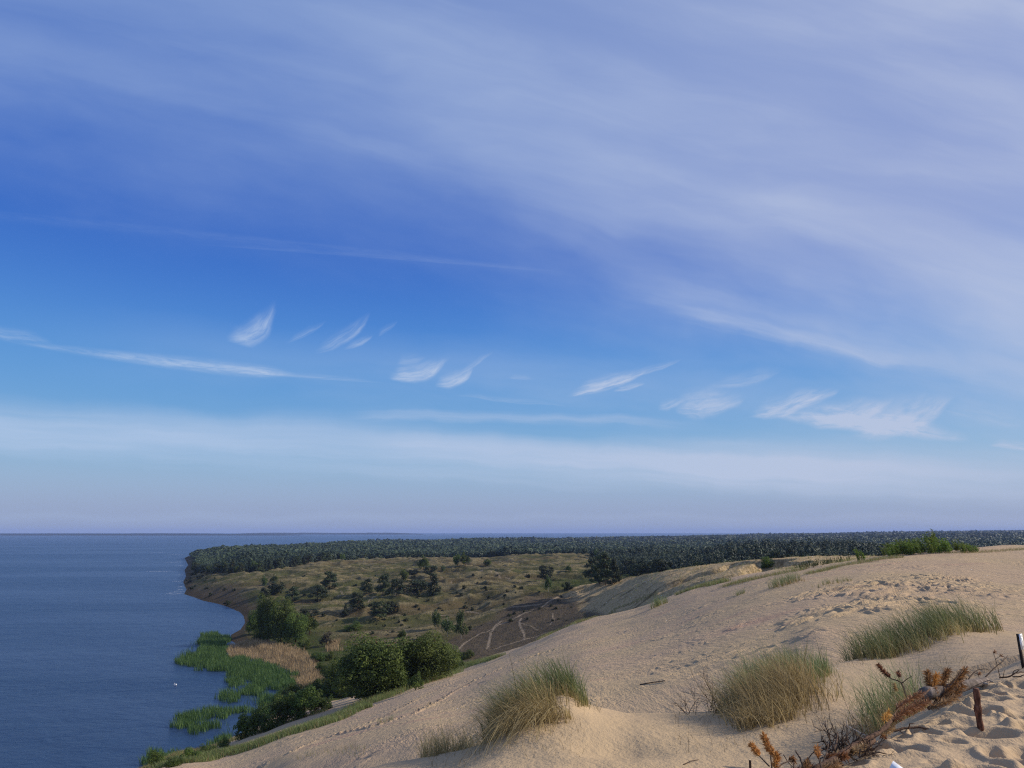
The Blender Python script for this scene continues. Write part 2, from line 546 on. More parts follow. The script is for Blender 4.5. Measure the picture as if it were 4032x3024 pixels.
SHORE = ([(-60.0, -900.0), (-30.0, 120.0), on_water(1120, 2905), on_water(1060, 2800), on_water(1100, 2720), on_water(1170, 2690),
          on_water(1150, 2640), on_water(1060, 2595), on_water(970, 2555), on_water(905, 2520), on_water(912, 2499), on_water(948, 2479),
          on_water(966, 2452), on_water(960, 2425), on_water(945, 2410), on_water(889, 2386), on_water(845, 2374), on_water(803, 2366), on_water(760, 2350),
          on_water(726, 2339), on_water(735, 2322), on_water(722, 2292), on_water(733, 2270), on_water(727, 2245), on_water(742, 2225), on_water(727, 2197), on_water(745, 2188)]
         + [by_dist(752, 1620), by_dist(800, 1650), by_dist(900, 1800), by_dist(1100, 2000), by_dist(1300, 2500), by_dist(1900, 4000),
            by_dist(2300, 4300), by_dist(2800, 5500), by_dist(3300, 7000), by_dist(3800, 10800), by_dist(9000, 10800), (26000.0, -900.0)])


def shore_distance(x, y):
    """Signed distance to the waterline, positive on land."""
    P = np.array(SHORE)
    Q = np.roll(P, -1, axis=0)
    best = np.full(x.shape, 1e9)
    inside = np.zeros(x.shape, bool)
    for (x0, y0), (x1, y1) in zip(P, Q):
        ex, ey = x1 - x0, y1 - y0
        t = np.clip(((x - x0) * ex + (y - y0) * ey) / (ex * ex + ey * ey + 1e-9), 0, 1)
        best = np.minimum(best, np.hypot(x - x0 - t * ex, y - y0 - t * ey))
        if y0 != y1:
            cross = (y0 > y) != (y1 > y)
            inside ^= cross & (x < (x1 - x0) * (y - y0) / (y1 - y0) + x0)
    return np.where(inside, best, -best)


ZVAL = base_heights(VALLEY, AV, YV)
XV, YVV = AV[:, None] * YV[None, :], np.broadcast_to(YV[None, :], ZVAL.shape)
warp = 14 * perlin(XV / 70, YVV / 70, 40)
ridge = 1 - np.abs(perlin((XV + warp) / 75, (YVV + 0.5 * warp) / 38, 41)) * 2.2           # old dune ridges in the heath
ridge2 = 1 - np.abs(perlin(XV / 26 + 0.3 * YVV / 26, YVV / 15, 42)) * 2.0
open_land = sstep(YVV, 330, 480) * (1 - sstep(YVV, 1000, 1150))
SD = shore_distance(XV, YVV)
und = open_land * (4.2 * ridge + 2.6 * ridge2 + 0.6 * fbm(XV / 7, YVV / 7, 43, 3)) + 0.25 * fbm(XV / 5, YVV / 5, 46, 3) * (1 - open_land)
far_und = sstep(YVV, 1100, 1900) * (3.0 * perlin(XV / 600, YVV / 500, 44) + 13.0 * sstep(YVV, 2000, 4000) * perlin(XV / 700, YVV / 900, 45) + 4.0 * perlin(XV / 240, YVV / 330, 49)) * sstep(SD, 60, 400)
bank = 0.1 + np.maximum(SD, 0) * np.where(YVV > 500, 0.42, 0.30) * (1 + 0.25 * perlin(XV / 14, YVV / 14, 47))
ZVAL = np.minimum(ZVAL + und * sstep(SD, 8, 60) + far_und, bank)
ZVAL = np.where(SD > 0, np.maximum(ZVAL, 0.05 + 0 * SD), np.maximum(-5.0, SD * 0.25))
VF = Field(AV, YV, ZVAL)

# --- the sand dune
ZDUN = base_heights(DUNE, AD, YD)
XD, YDD = AD[:, None] * YD[None, :], np.broadcast_to(YD[None, :], ZDUN.shape)


def bump_at(u, v, y, sx, sy, h):
    """A low rounded hump of sand whose middle is seen at photo pixel (u, v)."""
    global ZDUN
    a = pix_ab(u, v)[0]
    ZDUN = ZDUN + h * np.exp(-((XD - a * y) / sx) ** 2 - ((YDD - y) / sy) ** 2)


bump_at(2190, 2800, 14.9, 0.50, 0.7, 0.30)
bump_at(2420, 2930, 12.8, 0.85, 0.7, -0.20)
bump_at(1760, 3000, 13.0, 0.7, 0.6, -0.16)
bump_at(2050, 2880, 14.0, 0.45, 0.7, 0.20)
bump_at(3080, 2760, 16.0, 0.7, 1.2, 0.22)
bump_at(3650, 2560, 24.0, 1.5, 1.6, 0.25)
bump_at(3870, 2500, 25.0, 0.7, 1.2, 0.20)
bump_at(3480, 2820, 13.2, 0.5, 0.6, 0.10)
# lip of the trampled bench: the sand falls away beyond the line of fallen branches
lip = (YDD - XD - 4.45) / 1.414 + 0.14 * perlin(XD / 0.9, YDD / 0.9, 55)
floor_z = 48.72 + 0.42 * sstep(XD, 3.6, 6.8)
lim = 49.95 - (49.95 - floor_z) * sstep(lip, -0.25, 2.1)
near = (YDD < 16) & (XD > 0.2) & (lip > -0.4)
back = sstep(lip, 2.6, 4.6)
ZDUN = np.where(near, np.minimum(ZDUN, lim) * (1 - back) + ZDUN * back, ZDUN)
# wind-cut scallops on the open face: gentle windward backs, short steep lee faces to the left
face = sstep(YDD, 30, 42) * (1 - sstep(YDD, 160, 230))
s_dir = (-0.86 * XD - 0.5 * YDD)
c_dir = (0.5 * XD - 0.86 * YDD)
wob = 1.1 * fbm(XD / 9, YDD / 9, 60, 3) + 0.55 * perlin(c_dir / 1.3, s_dir / 5.0, 62)
for lam, amp, sd in ((3.2, 0.26, 63), (1.6, 0.15, 66)):
    ph = s_dir / lam + wob * 2.0 + 0.9 * perlin(c_dir / 2.2, s_dir / 6, sd)
    fr = ph - np.floor(ph)
    saw = np.where(fr < 0.78, fr / 0.78, (1 - fr) / 0.22)
    saw = saw * saw * (3 - 2 * saw)
    gate = sstep(fbm(XD / 7.5, YDD / 13, sd + 1, 3) + 0.35 * perlin(XD / 1.6, YDD / 2.2, sd + 2) + 0.45 * np.exp(-((AD[:, None] - 0.50) / 0.11) ** 2) * np.exp(-((YDD - 72) / 22) ** 2), 0.02, 0.5)
    patch = np.exp(-((AD[:, None] - 0.46) / 0.16) ** 2) * np.exp(-((YDD - 70) / 26) ** 2) + 0.36 * sstep(fbm(XD / 22, YDD / 30, 70, 2), -0.5, 0.35)
    ZDUN = ZDUN + face * amp * saw * gate * np.minimum(patch, 1.0) * np.clip(YDD / 70, 0.5, 1.2)
ZDUN = ZDUN + face * 0.10 * fbm(XD / 6, YDD / 9, 73, 3) + sstep(YDD, 130, 200) * 0.35 * fbm(XD / 11, YDD / 14, 76, 3)
ZDUN = ZDUN + 0.012 * fbm(XD / 0.5, YDD / 0.5, 78, 3) * (1 - sstep(YDD, 20, 40))


def dent(xs, ys, ang, ln, wd, depth, rim=0.35):
    """Press footprints into the sand."""
    global ZDUN
    for x, y, an, l, wi, d in zip(xs, ys, ang, ln, wd, depth):
        r = 2.6 * max(l, wi)
        j0, j1 = np.searchsorted(YD, y - r), np.searchsorted(YD, y + r)
        i0, i1 = np.searchsorted(AD, (x - r) / y), np.searchsorted(AD, (x + r) / y)
        if j1 <= j0 or i1 <= i0:
            continue
        X, Y = XD[i0:i1, j0:j1] - x, YDD[i0:i1, j0:j1] - y
        p = (X * math.cos(an) + Y * math.sin(an)) / l
        q = (-X * math.sin(an) + Y * math.cos(an)) / wi
        rr = np.sqrt(p * p + q * q)
        ZDUN[i0:i1, j0:j1] += d * (-np.exp(-(rr / 0.8) ** 4) + rim * np.exp(-((rr - 1.25) / 0.38) ** 2))


# trampled bench in front of the fallen branches
g = np.random.default_rng(5)
N = 900
fx, fy = g.uniform(1.0, 12.0, N), g.uniform(3.0, 15.0, N)
edge_y = np.interp(fx / fy, [(u - 2016) / FPX / 1.06 for u in (2700, 3050, 3250, 3500, 3800, 4032, 4400)], [6.0, 6.6, 7.2, 8.6, 10.4, 12.0, 12.4])
ok = fy < edge_y - 0.1
fx, fy = fx[ok], fy[ok]
n = len(fx)
dent(fx, fy, g.uniform(0, 3.14, n), g.uniform(0.10, 0.24, n), g.uniform(0.06, 0.13, n), g.uniform(0.03, 0.085, n))
sel = g.uniform(0, 1, n) < 0.16
dent(fx[sel] + 0.1, fy[sel] - 0.1, g.uniform(0, 3.14, sel.sum()), g.uniform(0.2, 0.36, sel.sum()), g.uniform(0.14, 0.24, sel.sum()), g.uniform(0.06, 0.11, sel.sum()))
ZF = ZDUN.copy()
DF = Field(AD, YD, ZDUN)


def ground_z(x, y):
    return np.maximum(np.maximum(DF.at(x, y), VF.at(x, y) if np.min(y) > 150 else np.where(np.asarray(y) > 150, VF.at(x, y), -9)), 0.0)


YMARCH = spaced(2.5, 9000, 0.002)


def hit(u, v):
    """First point of the ground (or water) seen at a photo pixel."""
    a, b = pix_ab(u, v)
    dz_ = ZC + YMARCH * b - ground_z(a * YMARCH, YMARCH)
    k = np.argmax(dz_ < 0) if (dz_ < 0).any() else len(YMARCH) - 1
    k = max(k, 1)
    t = dz_[k - 1] / (dz_[k - 1] - dz_[k] + 1e-9)
    y = YMARCH[k - 1] + t * (YMARCH[k] - YMARCH[k - 1])
    return np.array([a * y, y, ZC + b * y])


def at_depth(u, v, y):
    a, b = pix_ab(u, v)
    return np.array([a * y, y, ZC + b * y])


def lay(u, v, up=0.0):
    p = hit(u, v)
    p[2] += up
    return p


# two tracks of footprints across the open face
def track(pix, step, size, depth):
    P = np.array([hit(u, v)[:2] for u, v in pix])
    seg = np.hypot(*np.diff(P, axis=0).T)
    s = np.concatenate([[0], np.cumsum(seg)])
    q = np.arange(0, s[-1], step)
    q = q + g.normal(0, step * 0.08, len(q))
    x, y = np.interp(q, s, P[:, 0]), np.interp(q, s, P[:, 1])
    an = np.arctan2(np.gradient(y), np.gradient(x))
    dent(x, y, an, np.full(len(x), size), np.full(len(x), size * 0.62), g.uniform(0.7, 1.2, len(x)) * depth, 0.6)


track([(1330, 2890), (1480, 2860), (1620, 2815), (1760, 2740), (1850, 2690), (1960, 2640), (2100, 2585), (2200, 2555)], 1.5, 0.46, 0.38)
track([(1395, 2868), (1530, 2815), (1650, 2750), (1730, 2710), (1800, 2680)], 1.7, 0.42, 0.30)
track([(1150, 2960), (1250, 2915), (1340, 2888)], 1.9, 0.42, 0.28)
DF.Z = ZDUN


# ------------------------------------------------------------------ materials
def new_mat(name, rough=0.9, spec=0.2):
    m = bpy.data.materials.new(name)
    m.use_nodes = True
    t = NT(m.node_tree)
    p = m.node_tree.nodes['Principled BSDF']
    p.inputs['Roughness'].default_value = rough
    p.inputs['Specular IOR Level'].default_value = spec
    return m, t, p


def attr(t, name):
    return t.n('ShaderNodeAttribute', attribute_name=name).outputs['Fac']


def bump(t, p, height, strength, dist):
    b = t.n('ShaderNodeBump')
    b.inputs['Strength'].default_value = strength
    b.inputs['Distance'].default_value = dist
    t.put(b.inputs['Height'], height)
    t.put(p.inputs['Normal'], b.outputs[0])


def sand_material():
    m, t, p = new_mat('dune_sand', 1.0, 0.05)
    pos = t.n('ShaderNodeNewGeometry').outputs['Position']
    px, py, pz = t.sep(pos)
    n1 = t.noise(pos, 0.06, 4, 0.6)
    n2 = t.noise(pos, 0.9, 5, 0.65)
    grain = t.noise(pos, 60.0, 3, 0.7)
    c = t.mix(t.ss(n1, 0.35, 0.65), (0.440, 0.326, 0.196), (0.432, 0.312, 0.204))
    pink = t.ss(t.noise(t.mapping(pos, (3, 7, 0), (0, 0, 0.5), (0.05, 0.15, 0.1)), 1.0, 4, 0.6), 0.56, 0.70)
    c = t.mix(t.m('MULTIPLY', pink, t.ss(py, 20.0, 45.0, 0.0, 0.6)), c, (0.38, 0.232, 0.17))
    c = t.mix(t.m('MULTIPLY', t.ss(n2, 0.35, 0.75), 0.28), c, (0.40, 0.295, 0.170))
    c = t.mix(t.m('MULTIPLY', t.ss(grain, 0.35, 0.75), 0.22), c, (0.29, 0.21, 0.14))
    t.put(p.inputs['Base Color'], c)
    # wind ripples: sinuous crests, short wavelength, only in patches
    wn = t.noise(pos, 0.7, 3, 0.5)
    ph = t.m('ADD', t.m('MULTIPLY_ADD', px, 30.0, t.m('MULTIPLY', py, 13.0)), t.m('MULTIPLY', wn, 40.0))
    rip = t.m('MULTIPLY', t.m('SINE', ph), t.ss(t.noise(pos, 0.11, 2, 0.5), 0.40, 0.56))
    ph2 = t.m('ADD', t.m('MULTIPLY_ADD', px, 10.0, t.m('MULTIPLY', py, 3.5)), t.m('MULTIPLY', t.noise(pos, 0.30, 4, 0.55), 30.0))
    rip2 = t.m('MULTIPLY', t.m('MULTIPLY', t.m('SINE', ph2), t.ss(t.noise(pos, 0.07, 2, 0.5), 0.42, 0.60)), t.ss(py, 40.0, 70.0, 0.0, 0.030))
    mid = t.noise(t.mapping(pos, (0, 0, 0), (0, 0, 0.35), (2.3, 0.42, 1.0)), 1.0, 6, 0.68)
    pitted = t.noise(pos, 14.0, 3, 0.6)
    hgt = t.m('ADD', t.m('MULTIPLY_ADD', rip, t.ss(py, 18.0, 30.0, 0.0012, 0.012), rip2), t.m('ADD', t.m('MULTIPLY', mid, t.ss(py, 16.0, 40.0, 0.03, 0.26)), t.m('ADD', t.m('MULTIPLY', pitted, 0.03), t.m('MULTIPLY', grain, 0.003))))
    bump(t, p, hgt, 0.85, 1.0)
    return m


def valley_material():
    m, t, p = new_mat('heath_ground', 1.0, 0.05)
    pos = t.n('ShaderNodeNewGeometry').outputs['Position']
    flat = t.mapping(pos, (0, 0, 0), (0, 0, 0.1), (0.4, 1.0, 1.0))
    n1 = t.noise(flat, 0.022, 5, 0.62)
    n2 = t.noise(flat, 0.09, 5, 0.66)
    n3 = t.noise(pos, 1.1, 4, 0.7)
    crest, heath, sandy, trail, green, wet = (attr(t, k) for k in ('crest', 'heath', 'sandy', 'trail', 'green', 'wet'))
    tan, olive, brown = (0.200, 0.162, 0.086), (0.082, 0.084, 0.032), (0.118, 0.088, 0.046)
    c = t.mix(t.ss(n1, 0.40, 0.62), olive, brown)
    c = t.mix(t.ss(t.m('ADD', n2, t.m('MULTIPLY', crest, 0.26)), 0.55, 0.76), c, tan)
    c = t.mix(t.m('MULTIPLY', t.ss(n3, 0.42, 0.66), 0.6), c, (0.042, 0.043, 0.017))
    c = t.mix(t.m('MULTIPLY', green, t.ss(n2, 0.30, 0.55)), c, (0.055, 0.066, 0.020))
    hz = t.mix(t.ss(n3, 0.35, 0.65), (0.066, 0.051, 0.038), (0.108, 0.086, 0.054))
    c = t.mix(heath, c, hz)
    sc = t.mix(t.ss(n3, 0.40, 0.62), (0.47, 0.345, 0.195), (0.27, 0.20, 0.10))
    sc = t.mix(t.ss(n2, 0.56, 0.66), sc, (0.15, 0.11, 0.06))
    c = t.mix(sandy, c, sc)
    c = t.mix(wet, c, (0.075, 0.055, 0.032))
    c = t.mix(t.m('MULTIPLY', trail, t.ss(n3, 0.2, 0.5, 0.6, 1.0)), c, (0.27, 0.21, 0.145))
    t.put(p.inputs['Base Color'], c)
    bump(t, p, t.m('ADD', t.m('MULTIPLY', n3, 0.9), t.m('MULTIPLY', n2, 2.0)), 0.8, 1.0)
    return m


def water_material():
    m, t, p = new_mat('lagoon_water', 0.12, 0.5)
    pos = t.n('ShaderNodeNewGeometry').outputs['Position']
    px, py, pz = t.sep(pos)
    patch = t.noise(t.mapping(pos, (0, 0, 0), (0, 0, 0), (0.35, 1.0, 1.0)), 0.004, 4, 0.6)
    c = t.mix(t.ss(patch, 0.38, 0.62), (0.015, 0.037, 0.086), (0.035, 0.064, 0.124))
    t.put(p.inputs['Base Color'], c)
    p.inputs['IOR'].default_value = 1.333
    p.inputs['Specular IOR Level'].default_value = 0.32
    p.inputs['Roughness'].default_value = 0.34
    w1 = t.noise(t.mapping(pos, (0, 0, 0), (0, 0, 0.35), (0.55, 1.0, 1.0)), 0.55, 5, 0.68)
    w2 = t.noise(pos, 0.05, 3, 0.6)
    bump(t, p, t.m('ADD', t.m('MULTIPLY', w1, 0.45), t.m('MULTIPLY', w2, 2.0)), 1.0, 1.0)
    return m


def leaf_material(name, dark, light, trans=0.25, rough=0.65, extra=None):
    """Foliage: colour varies from leaf to leaf (attribute 'tint') and from plant to plant."""
    m, t, p = new_mat(name, rough, 0.25)
    tint = attr(t, 'tint')
    rnd = t.n('ShaderNodeObjectInfo').outputs['Random']
    c = t.mix(tint, dark, light)
    if extra is not None:
        c = t.mix(t.ss(attr(t, 'dry'), 0.0, 1.0), c, extra)
    hs = t.n('ShaderNodeHueSaturation')
    t.put(hs.inputs['Color'], c)
    t.put(hs.inputs['Value'], t.m('MULTIPLY_ADD', rnd, 0.35, 0.83))
    t.put(hs.inputs['Hue'], t.m('MULTIPLY_ADD', rnd, 0.03, 0.485))
    t.put(p.inputs['Base Color'], hs.outputs[0])
    tr = t.n('ShaderNodeBsdfTranslucent')
    t.put(tr.inputs[0], hs.outputs[0])
    ms = t.n('ShaderNodeMixShader')
    ms.inputs[0].default_value = trans
    t.t.links.new(p.outputs[0], ms.inputs[1])
    t.t.links.new(tr.outputs[0], ms.inputs[2])
    out = m.node_tree.nodes['Material Output']
    t.t.links.new(ms.outputs[0], out.inputs['Surface'])
    return m


def bark_material(name, c1, c2, scale=30.0, st=0.6):
    m, t, p = new_mat(name, 0.9, 0.15)
    pos = t.n('ShaderNodeTexCoord').outputs['Object']
    n1 = t.noise(t.mapping(pos, (0, 0, 0), (0, 0, 0), (1, 1, 0.35)), scale, 5, 0.65)
    t.put(p.inputs['Base Color'], t.mix(t.ss(n1, 0.35, 0.68), c1, c2))
    bump(t, p, n1, st, 0.02)
    return m


SAND, HEATH, WATER = sand_material(), valley_material(), water_material()


# ------------------------------------------------------------------ the setting as meshes
def grid_faces(na, ny, keep):
    i, j = np.meshgrid(np.arange(na - 1), np.arange(ny - 1), indexing='ij')
    q = np.stack([i * ny + j, (i + 1) * ny + j, (i + 1) * ny + j + 1, i * ny + j + 1], -1).reshape(-1, 4)
    k = keep[:-1, :-1] | keep[1:, :-1] | keep[:-1, 1:] | keep[1:, 1:]
    q = q[k.ravel()]
    used = np.zeros(na * ny, bool)
    used[q.ravel()] = True
    idx = np.cumsum(used) - 1
    return idx[q], used


def polyline_mask(X, Y, pix, width, soft=0.5):
    P = np.array([hit(u, v)[:2] for u, v in pix])
    x0, x1, y0, y1 = P[:, 0].min() - 30, P[:, 0].max() + 30, P[:, 1].min() - 60, P[:, 1].max() + 60
    sel = (X > x0) & (X < x1) & (Y > y0) & (Y < y1)
    out = np.zeros(X.shape)
    xs, ys = X[sel], Y[sel]
    best = np.full(xs.shape, 1e9)
    for (ax, ay), (bx, by) in zip(P[:-1], P[1:]):
        ex, ey = bx - ax, by - ay
        t = np.clip(((xs - ax) * ex + (ys - ay) * ey) / (ex * ex + ey * ey + 1e-9), 0, 1)
        best = np.minimum(best, np.hypot(xs - ax - t * ex, ys - ay - t * ey))
    out[sel] = 1 - sstep(best, width * (1 - soft), width * (1 + soft))
    return out


def region_mask(A_, Y_, cols, soft=0.06):
    """1 where the distance lies between two bounds given by photo column."""
    us = sorted(cols)
    ak = np.array([(u - 2016.0) / FPX / 1.035 for u in us])
    lo = np.interp(A_, ak, [cols[u][0] for u in us])
    hi = np.interp(A_, ak, [cols[u][1] for u in us])
    r = sstep(Y_, lo * (1 - soft), lo * (1 + soft)) * (1 - sstep(Y_, hi * (1 - soft), hi * (1 + soft)))
    return r * ((A_ >= ak[0]) & (A_ <= ak[-1]))


AA = np.broadcast_to(AV[:, None], ZVAL.shape)
trail = np.zeros(ZVAL.shape)
for pix, wd in ([[(1790, 2575), (1825, 2535), (1880, 2500), (1960, 2462), (2040, 2428), (2100, 2400), (2200, 2350)], 0.46],
                [[(1918, 2555), (1928, 2520), (1932, 2490), (1948, 2465), (1975, 2445)], 0.46],
                [[(2062, 2520), (2065, 2500), (2050, 2470), (2044, 2450), (2052, 2435)], 0.46],
                [[(2165, 2460), (2182, 2440), (2175, 2415)], 0.25], [[(2048, 2453), (2090, 2465), (2118, 2482)], 0.21],
                [[(2165, 2461), (2168, 2458)], 0.21], [[(2165, 2461), (2168, 2458)], 0.21],
                [[(1945, 2558), (2010, 2535), (2065, 2518), (2150, 2490)], 0.34],
                [[(2165, 2461), (2168, 2458)], 0.29], [[(1590, 2520), (1602, 2500), (1588, 2475)], 0.29],
                [[(1300, 2322), (1345, 2330), (1350, 2342), (1320, 2352)], 0.34],
                [[(1450, 2368), (1560, 2338), (1640, 2315), (1780, 2290)], 0.38],
                [[(1700, 2420), (1850, 2408), (2000, 2395), (2130, 2378)], 0.38], [[(1740, 2272), (1800, 2260), (1900, 2246), (2050, 2290)], 0.50]):
    trail = np.maximum(trail, polyline_mask(XV, YVV, pix, wd))
nz = fbm(XV / 18, YVV / 18, 48, 3)
heath = np.clip(region_mask(AA, YVV * (1 + 0.02 * nz), {1740: (296, 345), 1900: (300, 385), 2100: (305, 432), 2250: (300, 430), 2340: (300, 400), 2390: (310, 312)}, 0.02), 0, 1)
sandy = region_mask(AA, YVV * (1 + 0.05 * nz), {2200: (430, 432), 2320: (360, 445), 2400: (285, 445), 2600: (230, 345), 3000: (170, 300), 3400: (150, 290), 4200: (140, 300)}, 0.05)
green = np.maximum(region_mask(AA, YVV, {700: (200, 500), 1100: (200, 470), 1300: (200, 380), 1600: (250, 330), 1800: (250, 252)}), region_mask(AA, YVV * (1 + 0.03 * nz), {2060: (450, 455), 2180: (440, 600), 2500: (420, 640), 2600: (420, 600)}))
wet = (1 - sstep(SD, 2, 13)) * (SD > -2)
crest = np.clip((ridge - 0.62) * 2.2, 0, 1) + np.clip((ridge2 - 0.66) * 2.2, 0, 1) * 0.8
bluff = region_mask(AA, YVV, {690: (520, 720), 900: (520, 640), 980: (480, 560)}) * (1 - sstep(SD, 20, 40))
heath = np.maximum(heath, bluff * 0.9)
dune_at_v = DF.at(XV.ravel(), np.minimum(YVV, 419).ravel()).reshape(ZVAL.shape)
keepv = (ZVAL > -2.0) & ~((YVV < 400) & (dune_at_v > ZVAL + 1.5))
q, used = grid_faces(len(AV), len(YV), keepv)
V = np.stack([XV, YVV, ZVAL], -1).reshape(-1, 3)[used]
ter = make_mesh('heath_terrain', V, [q], HEATH, True,
                {k: a.ravel()[used] for k, a in (('crest', crest), ('heath', heath), ('sandy', sandy), ('trail', trail), ('green', green), ('wet', wet))})
tag(ter, 'rolling brown and olive heath of old dunes between lagoon and forest', kind='structure')

v_at_d = np.where(YDD > 151, VF.at(XD.ravel(), np.maximum(YDD, 151).ravel()).reshape(XD.shape), -99)
keepd = (ZDUN > np.maximum(v_at_d, 0) - 1.2)
q, used = grid_faces(len(AD), len(YD), keepd)
V = np.stack([XD, YDD, ZDUN], -1).reshape(-1, 3)[used]
dune = make_mesh('sand_dune', V, [q], SAND, True)
tag(dune, 'large pale sand dune sloping down to the left with ripples and footprints', kind='structure')

W = 32000.0
wat = make_mesh('lagoon_water', [(-W, -300, 0), (W, -300, 0), (W, W, 0), (-W, W, 0)], [np.array([[0, 1, 2, 3]])], WATER)
tag(wat, 'calm blue lagoon and the sea at the horizon', kind='structure')
del XD, YDD, v_at_d, dune_at_v
#MARK_C


# ------------------------------------------------------------------ plant builders
def unit(v):
    return v / (np.linalg.norm(v, axis=-1, keepdims=True) + 1e-9)


def leaf_cloud(C, N, size, gen, aspect=0.6, spread=0.9):
    """Leaf-shaped faces (diamonds) at centres C facing roughly along N."""
    n = len(C)
    nn = unit(unit(N) + spread * gen.normal(0, 0.6, (n, 3)))
    a = unit(np.cross(nn, gen.normal(0, 1, (n, 3))))
    b = np.cross(nn, a)
    s = np.asarray(size).reshape(-1, 1) * gen.uniform(0.65, 1.35, (n, 1))
    V = np.stack([C - a * s, C - b * s * aspect, C + a * s, C + b * s * aspect], 1).reshape(-1, 3)
    return V, np.arange(4 * n).reshape(n, 4)


def lobes_to_leaves(lobes, n, size, gen, inner=0.55, aspect=0.6):
    L = np.array(lobes)
    area = (L[:, 3] * L[:, 4] + L[:, 4] * L[:, 5] + L[:, 3] * L[:, 5])
    k = gen.choice(len(L), n, p=area / area.sum())
    d = unit(gen.normal(0, 1, (n, 3)))
    r = gen.uniform(inner, 1.05, (n, 1)) ** 0.6
    C = L[k, :3] + d * r * L[k, 3:6]
    V, F = leaf_cloud(C, d + np.array([0, 0, 0.35]), size, gen, aspect)
    lobe_t = gen.uniform(0, 1, len(L))
    tint = np.clip(0.75 * lobe_t[k] + 0.35 * gen.uniform(0, 1, n), 0, 1)
    return V, F, np.repeat(tint, 4)


def pine_lobes(gen, n=16, conic=0.5, low=0.22, wid=0.36):
    out = []
    for i in range(n):
        z = low + (0.97 - low) * (i + gen.uniform(0, 0.8)) / n
        rad = wid * (1 - conic * (z - low) / (1 - low)) * gen.uniform(0.55, 1.0)
        an = gen.uniform(0, 6.28)
        r = wid * gen.uniform(0.38, 0.55) * (1 - 0.55 * conic * (z - low) / (1 - low))
        out.append((rad * math.cos(an), rad * math.sin(an), z, r, r, r * 0.42))
    out.append((0, 0, 0.93, wid * 0.3, wid * 0.3, 0.07))
    return out


def round_lobes(gen, n=22, low=0.12, wid=0.46, egg=1.0):
    out = []
    for i in range(n):
        d = unit(gen.normal(0, 1, 3))
        c = d * gen.uniform(0.25, 0.92)
        mid, hz = (1 + low) / 2, (1 - low) / 2
        r = gen.uniform(0.15, 0.40)
        out.append((c[0] * wid, c[1] * wid, mid + c[2] * hz * egg, r * wid, r * wid, r * hz))
    return out


def trunk_mesh(gen, h=0.9, r=0.022, limbs=5, spread=0.3, z0=0.3):
    pts = np.stack([np.cumsum(gen.normal(0, 0.012, 6)), np.cumsum(gen.normal(0, 0.012, 6)), np.linspace(-0.03, h, 6)], 1)
    parts = [tube(pts, np.linspace(r, r * 0.25, 6), 6)]
    for i in range(limbs):
        z = z0 + (h - z0) * (i + gen.uniform(0, 0.6)) / max(limbs, 1)
        p0 = np.array([np.interp(z, pts[:, 2], pts[:, 0]), np.interp(z, pts[:, 2], pts[:, 1]), z])
        an = gen.uniform(0, 6.28)
        e = p0 + np.array([math.cos(an), math.sin(an), gen.uniform(0.25, 0.7)]) * spread * (1.1 - z) * gen.uniform(0.7, 1.2)
        parts.append(tube(np.stack([p0, (p0 + e) / 2 + [0, 0, 0.01], e]), [r * 0.5, r * 0.32, r * 0.12], 5))
    return merge(parts)


PINE_LEAF = leaf_material('pine_needles', (0.020, 0.032, 0.014), (0.064, 0.084, 0.032), 0.14)
DARKPINE = leaf_material('dark_pine_needles', (0.017, 0.026, 0.013), (0.050, 0.064, 0.028), 0.12)
OAK_LEAF = leaf_material('broad_leaves', (0.024, 0.046, 0.010), (0.130, 0.176, 0.034), 0.34)
BIRCH_LEAF = leaf_material('birch_leaves', (0.040, 0.066, 0.020), (0.105, 0.140, 0.042), 0.25)
BROWNBUSH = leaf_material('withered_bush', (0.030, 0.026, 0.018), (0.082, 0.066, 0.040), 0.1)
BARK = bark_material('pine_bark', (0.055, 0.032, 0.022), (0.13, 0.075, 0.048))
PALEBARK = bark_material('birch_bark', (0.30, 0.28, 0.24), (0.42, 0.40, 0.36))

TEMPLATES = {}


